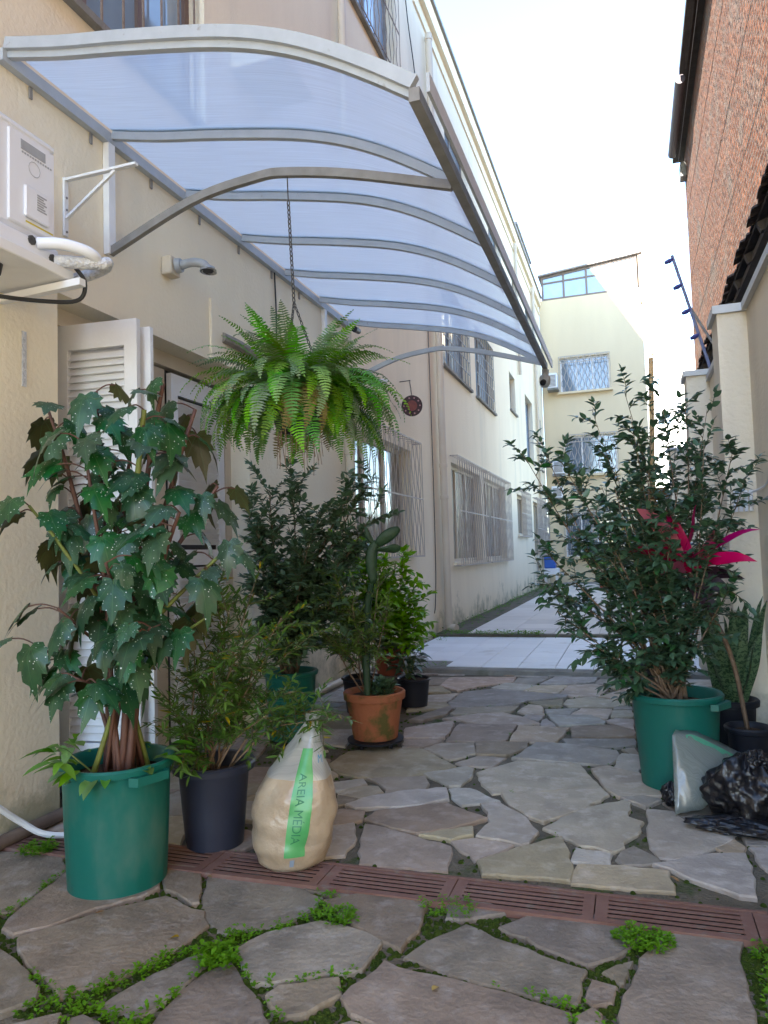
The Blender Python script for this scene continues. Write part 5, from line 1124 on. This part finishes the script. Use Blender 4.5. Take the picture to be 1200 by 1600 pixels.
# snake plant
r = random.Random(42); C9 = (.475,4.46,0); t9 = thing('potted_snake_plant', C9, 'banded snake plant in a black pot by the right boundary wall', 'potted plant')
pot(t9, C9, .315, .125, .10, black, rim=.014, rimh=.04, soil_d=.03)
def strap(base, tip, w, mt, parent, name='leaf', fold=.35, n=9, wave=.0, twist=0, pw=.6):
    base, tip = Vector(base), Vector(tip[0] if isinstance(tip[0], (tuple, Vector)) else tip); d = tip-base; side = d.cross(Vector((0,0,1)))
    side = side.normalized() if side.length > .02 else Vector((1,0,0))
    side = Matrix.Rotation(twist,3,d.normalized()) @ side; nn = side.cross(d).normalized(); vs = []; fs = []
    up_ = Vector((0,0,1))*d.length*.12
    for i in range(n+1):
        t = i/n; p = base.lerp(tip,t)+up_*math.sin(math.pi*t)*(1 if abs(d.z) < d.length*.8 else .2)+nn*wave*math.sin(t*9); ww = w/2*max(.0,(math.sin(math.pi*(.14+.86*t))**pw))
        vs += [p-side*ww+nn*fold*ww, p, p+side*ww+nn*fold*ww]
        if i: a = 3*(i-1); fs += [(a,a+1,a+4,a+3),(a+1,a+2,a+5,a+4)]
    return MB().add(vs,fs).build(name, mt, parent, smooth=True)
for k in range(27):
    a = r.uniform(0,6.283); rr_ = r.uniform(.0,.07); b = Vector((C9[0]+rr_*math.cos(a),C9[1]+rr_*math.sin(a),.28)); h = r.uniform(.32,.6); lean = r.uniform(.04,.17)
    tp = b+Vector((math.cos(a)*lean,math.sin(a)*lean,h)); tp.x = min(tp.x,.70)
    strap(b, tp, r.uniform(.055,.08), snake_m, t9, twist=r.uniform(-1.2,1.2), wave=.006, fold=.3)
# pink cordyline
C10 = (.50,4.05,0); t10 = thing('potted_pink_cordyline', C10, 'plant with bright pink pointed leaves behind the right-hand shrub', 'potted plant')
pot(t10,C10,.26,.10,.08,black,rim=.008,rimh=.03,soil_d=.03)
st = Vector((C10[0],C10[1],.23)); top = Vector((0.258,3.949,1.034))
MB().tube(curve([st,st.lerp(top,.5)+Vector((.05,0,0)),top],5),.011,8).build('stem', bark, t10, smooth=True)
for tp, w in (((0.320,3.886,1.371),.08),((0.584,3.868,1.216),.065),((0.552,3.813,1.067),.075),((-0.022,3.617,1.124),.08),((0.030,3.728,1.336),.08),((0.166,3.879,1.337),.08),((0.420,3.863,1.263),.065),((0.113,3.670,1.001),.065),((0.375,3.749,1.156),.065)):
    strap(top+rv(r,.015), tp, w, pink_m, t10, 'pink_leaf', fold=.25, wave=.008, twist=r.uniform(.5,1.1), pw=.8)
for tp in ((0.448,3.788,0.901),(-0.028,3.693,0.716),(0.370,3.874,0.804),(0.054,3.870,0.867),(0.523,4.020,0.979)):
    strap(top-Vector((0,0,.06)), tp, .085, purple_m, t10, 'dark_leaf', fold=.25, twist=r.uniform(.2,.9), pw=.8)
# strap-leaved plant behind
C11 = (.10,5.55,0); t11 = thing('potted_strap_plant', C11, 'tall strap-leaved plant standing behind the bamboo stake', 'potted plant')
pot(t11, C11, .35, .16, .13, black, rim=.008, rimh=.03, soil_d=.03)
top = Vector((.09,5.52,1.22)); MB().tube(curve([(.10,5.55,.32),(.12,5.54,.8),top],5),.022,8).build('stem', bark, t11, smooth=True)
for k in range(46):
    a = r.uniform(0,6.283); e = r.uniform(-.3,1.3); L = r.uniform(.4,.68); b = top+Vector((0,0,r.uniform(-.35,.05))); d = Vector((math.cos(a)*math.cos(e),math.sin(a)*math.cos(e),math.sin(e)))*L*.85; d.x = min(d.x,.5)
    strap(b, b+d, .042, strap_m if k % 6 else yellow_m, t11, fold=.4, twist=r.uniform(-.5,.5), pw=.5)
# plants at the far end
for k, (x_, y_, nm, lab) in enumerate(((-.7,20.5,'potted_far_plant','leafy potted plant near the ground floor window of the rear building'),(.2,16,'potted_far_plant','potted bush on the beige path beyond the bamboo stake'),(.35,11.5,'potted_far_plant','green bush by the right wall past the white landing'))):
    t = thing(nm,(x_,y_,.09),lab,'potted plant','potted plants along the far path'); pot(t,(x_,y_,.093),.34,.2,.16,terra2 if k == 0 else concrete,rim=.012,soil_d=.03)
    tips = [(x_+r.uniform(-.45,.35),y_+r.uniform(-.4,.4),r.uniform(.6,1.25)) for q in range(11)]; tips = [(min(a,.68),b,c) for a,b,c in tips]
    finish(t, r, shrub(r,(x_,y_,.40),tips,ntw=6,twl=.25,sp=.04,leaf=.11,start=.35,rad=.01),ovate,light_m if k != 1 else olive_m,bark,0)
cr = thing('blue_crate',(-2.2,21.3,.09),'blue plastic crate on a white stand by the far end of the left wall','crate')
MB().bbox(-2.36,-2.06,21.1,21.5,.62,.95,.02).build('crate', mat('blue_plastic',(.02,.10,.42),rough=.45), cr); MB().bbox(-2.38,-1.98,21.05,21.55,.45,.615,.01).build('tray', whitep, cr)
for x_ in (-2.34,-2.04): 
    for y_ in (21.1,21.5): MB().box(x_-.02,x_+.02,y_-.02,y_+.02,.078,.448).build('leg', whitep, cr)
# ------------------------------------------------------------------ sand sack
SC = Vector((-1.275,2.56,0)); ss = thing('sand_sack', SC, 'clear plastic sack of sand with a green printed stripe beside the navy pot', 'sack')
def sack_pt(a, z, off=0):
    t = z/.60; prof_ = [(0,.085),(.04,.118),(.15,.142),(.33,.15),(.48,.142),(.60,.115),(.72,.078),(.84,.045),(.94,.022),(1.0,.03)]
    for i in range(len(prof_)-1):
        if t <= prof_[i+1][0] or i == len(prof_)-2: u = (t-prof_[i][0])/(prof_[i+1][0]-prof_[i][0]); u = min(1,max(0,u)); u = u*u*(3-2*u)*.5+u*.5; rr_ = prof_[i][1]*(1-u)+prof_[i+1][1]*u; break
    wr = 1+.05*math.sin(a*3+z*9)+.03*math.sin(a*7-z*22)*(.4+t)+.035*abs(math.sin(a*2.5+z*19))-.03*max(0,1-abs(z-.13-.02*math.sin(a*2))/.012)-.025*max(0,1-abs(z-.30-.03*math.cos(a*3))/.012)+.018*math.sin(z*60+a*2)*(1 if t < .5 else .4)
    lean = Vector((.075*t*t+.02*t, .05*t, 0)); f = Vector((math.cos(a)*1.06*rr_*wr, math.sin(a)*.8*rr_*wr, 0)); n_ = Vector((math.cos(a),math.sin(a),0))
    return SC+lean+f+n_*off+Vector((0,0,z*.93+.003))
def sack_surf(z0, z1, nz, off=0, a0=0, a1=6.28319, na=44, closed=True):
    vs = []; fs = []
    for i in range(nz+1):
        z = z0+(z1-z0)*i/nz
        for j in range(na+(0 if closed else 1)): vs.append(sack_pt(a0+(a1-a0)*j/na, z, off))
        m_ = na if closed else na+1
        if i:
            for j in range(na): k = (j+1) % m_; b = (i-1)*m_; fs.append((b+j,b+k,b+m_+k,b+m_+j))
    if closed and z0 == 0: fs.append(tuple(range(na-1,-1,-1)))
    return MB().add(vs,fs)
sandm = mat('sand_in_film',(.40,.31,.21),(.33,.245,.165),scale=14,rough=.3,bump=.7,bscale=13,spec=.6,c3=(.46,.38,.28),s3=7,t3=(.5,.75))
sack_surf(0,.36,30).build('sand_body', sandm, ss, smooth=True)
hz = sack_surf(.355,.60,22,.001).build('film_neck', film, ss, smooth=True)
AF = -1.10
stripe = sack_surf(.075,.47,24,.0022,AF-.27,AF+.27,12,False).build('printed_stripe', mat('green_print',(.06,.30,.09),(.10,.36,.12),scale=14,rough=.35,spec=.6), ss, smooth=True)
def text_on(s_, height, a_c, z_top, mt, name, par, down=True, off=.0034):
    cu = bpy.data.curves.new(name,'FONT'); cu.body = s_; cu.size = height; cu.align_x = 'LEFT'; cu.resolution_u = 3; ob = bpy.data.objects.new(name,cu); COL.objects.link(ob)
    dg = bpy.context.evaluated_depsgraph_get(); me = bpy.data.meshes.new_from_object(ob.evaluated_get(dg)); bpy.data.objects.remove(ob)
    for v in me.vertices:
        u, w_ = v.co.x, v.co.y-height*.35; a = a_c+(w_/.14 if down else u/.14); z = z_top-u if down else z_top+w_; v.co = sack_pt(a, max(.01,z), off)-WL[par]
    me.materials.clear(); me.materials.append(mt); o = bpy.data.objects.new(name,me); COL.objects.link(o); o.parent = par; WL[o] = WL[par]; return o
text_on('AREIA MÉDIA',.044,AF-.03,.385,mat('dark_green_ink',(.025,.17,.075),rough=.4),'printed_lettering',ss)
text_on('M',.045,AF+.52,.43,mat('blue_ink',(.06,.25,.42),rough=.4),'blue_mark',ss,False)
sack_surf(.035,.065,4,.002,AF-.12,AF+.0,4,False).build('blue_patch', mat('pale_blue_print',(.25,.32,.42),rough=.4), ss)
# ------------------------------------------------------------------ rubbish bags on the right
def blob(c, rx, ry, rz, seed, nu=72, nv=40, k=.2, flat=0):
    q = random.Random(seed); ph = [q.uniform(0,6.28) for _ in range(12)]; vs = []; fs = []
    for i in range(nv+1):
        th = math.pi*i/nv
        for j in range(nu):
            a = 6.2832*j/nu; d = 1+k*(math.sin(3*a+ph[0]+2*th)*.5+math.sin(5*a-3*th+ph[1])*.35+math.sin(9*a+4*th+ph[2])*.25+math.sin(14*a-7*th+ph[3])*.2-abs(math.sin(6*a+5*th+ph[4]))*.45-abs(math.sin(4*a-9*th+ph[5]))*.35+.4)
            z = math.cos(th)*rz*d; vs.append((c[0]+math.sin(th)*math.cos(a)*rx*d,c[1]+math.sin(th)*math.sin(a)*ry*d,max(.004,c[2]+z)))
        if i: b = (i-1)*nu; fs += [(b+j,b+(j+1)%nu,b+nu+(j+1)%nu,b+nu+j) for j in range(nu)]
    return MB().add(vs,fs)
bagm = mat('black_bag_film',(.010,.010,.013),rough=.28,bump=1.0,bscale=14,spec=.55)
rb_ = thing('black_rubbish_bag',(.40,3.42,0),'crumpled black rubbish bag on the paving at the right edge','rubbish bag')
blob((.42,3.45,.12),.165,.13,.14,3).build('bag', bagm, rb_, smooth=True); blob((.36,3.33,.02),.19,.09,.03,7,k=.2).build('loose_film', bagm, rb_, smooth=True); blob((.45,3.43,.25),.05,.04,.04,5,k=.3).build('knot', bagm, rb_, smooth=True)
blob((.115,3.56,.05),.04,.04,.05,9,k=.2).build('litter', bagm, rb_, smooth=True)
cb = thing('clear_plastic_bag',(.22,3.43,0),'clear plastic bag with green edge leaning on the right green bin','plastic bag')
fp = [(0.130,3.559,0.314),(0.227,3.635,0.295),(0.446,3.759,0.161),(0.319,3.604,0.098),(0.254,3.491,0.028),(0.121,3.427,0.003)]
fp = [Vector(p) for p in fp]; bk = [p+Vector((.02,.10,.0)) for p in fp]
for p in bk: p.z = max(.01,p.z)
for p in fp: p.z = max(.006,p.z)
n = 10; vs = []; fs = []
def bil(P, u, v): # patch over the six outline points
    top_ = P[0].lerp(P[1],min(1,u*2)) if u < .5 else P[1].lerp(P[2],u*2-1); bot = P[5].lerp(P[4],min(1,u*1.6)) if u < .625 else P[4].lerp(P[3],(u-.625)/.375); return top_.lerp(bot,v)
rq = random.Random(2)
for sgn, P in ((-1,fp),(1,bk)):
    for i in range(n+1):
        for j in range(n+1):
            u, v = i/n, j/n; p = bil(P,u,v); bul = math.sin(math.pi*u)*math.sin(math.pi*v); p = p+Vector((0,sgn*(.045*bul+.012*math.sin(u*9+v*5)*bul+rq.uniform(-.011,.011)),rq.uniform(-.006,.006) if 0 < u < 1 and 0 < v < .9 else 0)); vs.append(p)
m1 = (n+1)**2
for i in range(n):
    for j in range(n):
        a = i*(n+1)+j; b = a+n+1; fs += [(a,a+1,b+1,b),(m1+a,m1+b,m1+b+1,m1+a+1)]
for i in range(n): a = i*(n+1); b = a+n+1; fs += [(a,b,m1+b,m1+a),(a+n,m1+a+n,m1+b+n,b+n)]
for j in range(n): a = j; b = n*(n+1)+j; fs += [(a,m1+a,m1+a+1,a+1),(b,b+1,m1+b+1,m1+b)]
MB().add(vs,fs).build('film', glassy('bag_film',(.62,.68,.66),.2,.5,.5,.12), cb, smooth=True)
e = [fp[0].lerp(fp[1],.6)+Vector((0,-.004,0)), fp[1]+Vector((.0,-.006,0)), fp[1].lerp(fp[2],.5)+Vector((0,-.01,.004)), fp[2]+Vector((0,-.006,0))]
m_ = MB(); E2 = curve(e,5); nE = len(E2)
m_.add([q for i, p in enumerate(E2) for q in (p+Vector((0,.0,.004)), p+Vector((.004,-.004,-.034*math.sin(math.pi*(.12+.8*i/nE)))))],[(2*i,2*i+1,2*i+3,2*i+2) for i in range(nE-1)]); m_.build('green_edge', mat('mint_film',(.16,.52,.34),(.12,.45,.3),scale=20,rough=.3,trans=.4), cb, smooth=True)
# ------------------------------------------------------------------ moss and weeds in the joints, litter
def inpoly(x, y, p):
    c = False; n = len(p)
    for i in range(n):
        a, b = p[i], p[i-1]
        if (a[1] > y) != (b[1] > y) and x < (b[0]-a[0])*(y-a[1])/(b[1]-a[1])+a[0]: c = not c
    return c
BB = [(min(v[0] for v in p),max(v[0] for v in p),min(v[1] for v in p),max(v[1] for v in p),p) for p in STONES]
def on_stone(x, y): return any(a <= x <= b and c <= y <= d and inpoly(x,y,p) for a,b,c,d,p in BB)
r = random.Random(77); wl = []; ml = []
lf = tmpl(*blade(1,.6,2,.15,.2,lambda t: (0,1,.0)[int(t*2)]))
from mathutils import noise as mn
hem = tmpl([(0,0,1)]+[(math.cos(q*1.0472),math.sin(q*1.0472),.0) for q in range(6)]+[(.6*math.cos(q*1.0472+.5),.6*math.sin(q*1.0472+.5),.7) for q in range(6)],[(0,7+q,7+(q+1)%6) for q in range(6)]+[(7+q,1+q,1+(q+1)%6,7+(q+1)%6) for q in range(6)] )
def weed(x, y, s, z=-.01, n=None):
    for q in range(n or r.randint(5,9)):
        a = r.uniform(0,6.283); h = r.uniform(.0,1.0)*s*.8; p = Vector((x+math.cos(a)*s*.3*r.random(),y+math.sin(a)*s*.3*r.random(),z+.008+h)); wl.append((lf,frame(p,(math.cos(a),math.sin(a),r.uniform(-.1,.7)),Vector((0,0,1))+rv(r,.3),s*r.uniform(.35,.75))))
for k in range(60000):
    near = r.random() < .62
    x, y = (r.uniform(-2.4,1.3), r.uniform(1.55,2.40)) if near else (r.uniform(-2.4,.7), r.uniform(2.6,6.8))
    if on_stone(x,y): continue
    v = mn.noise(Vector((x*2.3,y*2.3,1.7)))
    if r.random() < (.4 if near else .14): ml.append((hem,frame(Vector((x,y,-.016)),(1,0,0),(0,0,1),r.uniform(.006,.014))))
    if near and v > -.05 and r.random() < .24: weed(x,y,r.uniform(.012,.028))
    elif not near and v > .15 and r.random() < .03: weed(x,y,r.uniform(.01,.018))
for cx, cy, rad, n_, s in ((-.02,2.33,.07,120,.022),(.50,2.20,.10,260,.026),(.46,2.0,.09,160,.026),(-.94,2.22,.05,50,.022),(-1.18,1.9,.05,60,.03),(-2.32,2.42,.06,50,.03),(-.62,2.37,.08,50,.018)):
    for k in range(n_): a = r.uniform(0,6.28); q = rad*math.sqrt(r.random()); weed(cx+q*math.cos(a)*1.2,cy+q*math.sin(a),s*r.uniform(.7,1.3),z=.0)
for k in range(420):
    y = r.uniform(7.0,23); weed(WX+abs(r.gauss(0,.12))+.03, y, r.uniform(.03,.07), z=.075 if y > 9.46 else .05, n=4)
for k in range(240): weed(r.uniform(-2.4,-1.1), 9.5+r.gauss(0,.05), r.uniform(.03,.06), z=.08, n=4)
for k in range(60): weed(r.uniform(-2.4,-1.75), 7.0+r.gauss(0,.06), r.uniform(.02,.04), z=.05, n=4)
join(wl,'joint_weeds',weed_m,None); join(ml,'joint_moss',moss,None,smooth=True)
for o_ in ('joint_weeds','joint_moss'):
    bpy.data.objects[o_]['label'] = 'low green weeds growing in the paving joints' if 'weeds' in o_ else 'green moss filling the paving joints'; bpy.data.objects[o_]['category'] = 'weeds' if 'weeds' in o_ else 'moss'
dl = [mesh_of(*blade(1,.45,4,.2,.25), yellow_m, 'fallen_leaf'), mesh_of(*blade(1,.4,4,-.25,.3), mat('dry_leaf',(.22,.12,.05),(.3,.17,.07),scale=20,rough=.8), 'fallen_leaf')]
for k, (x_, y_, lab) in enumerate(((-1.49,2.37,'orange leaf lying against the drain grate below the navy pot'),(-.01,2.385,'yellow leaf at the front edge of the drain on the right'),(-1.36,1.98,'small brown leaf in the mossy joint left of centre'),(-1.70,2.06,'yellow leaf beside the foot of the left green bin'),(-.55,1.92,'tiny brown leaf on the front slabs near the middle'),(.1,2.75,'dry leaf on the slabs behind the drain on the right'))):
    o = bpy.data.objects.new('fallen_leaf', dl[k % 2]); COL.objects.link(o); o.location = (x_,y_,.012); o.rotation_euler = (r.uniform(-.1,.1),r.uniform(-.1,.1),r.uniform(0,6)); o.scale = (.035,.035,.035)
    tag(o, lab, 'fallen leaf', 'fallen leaves on the paving')
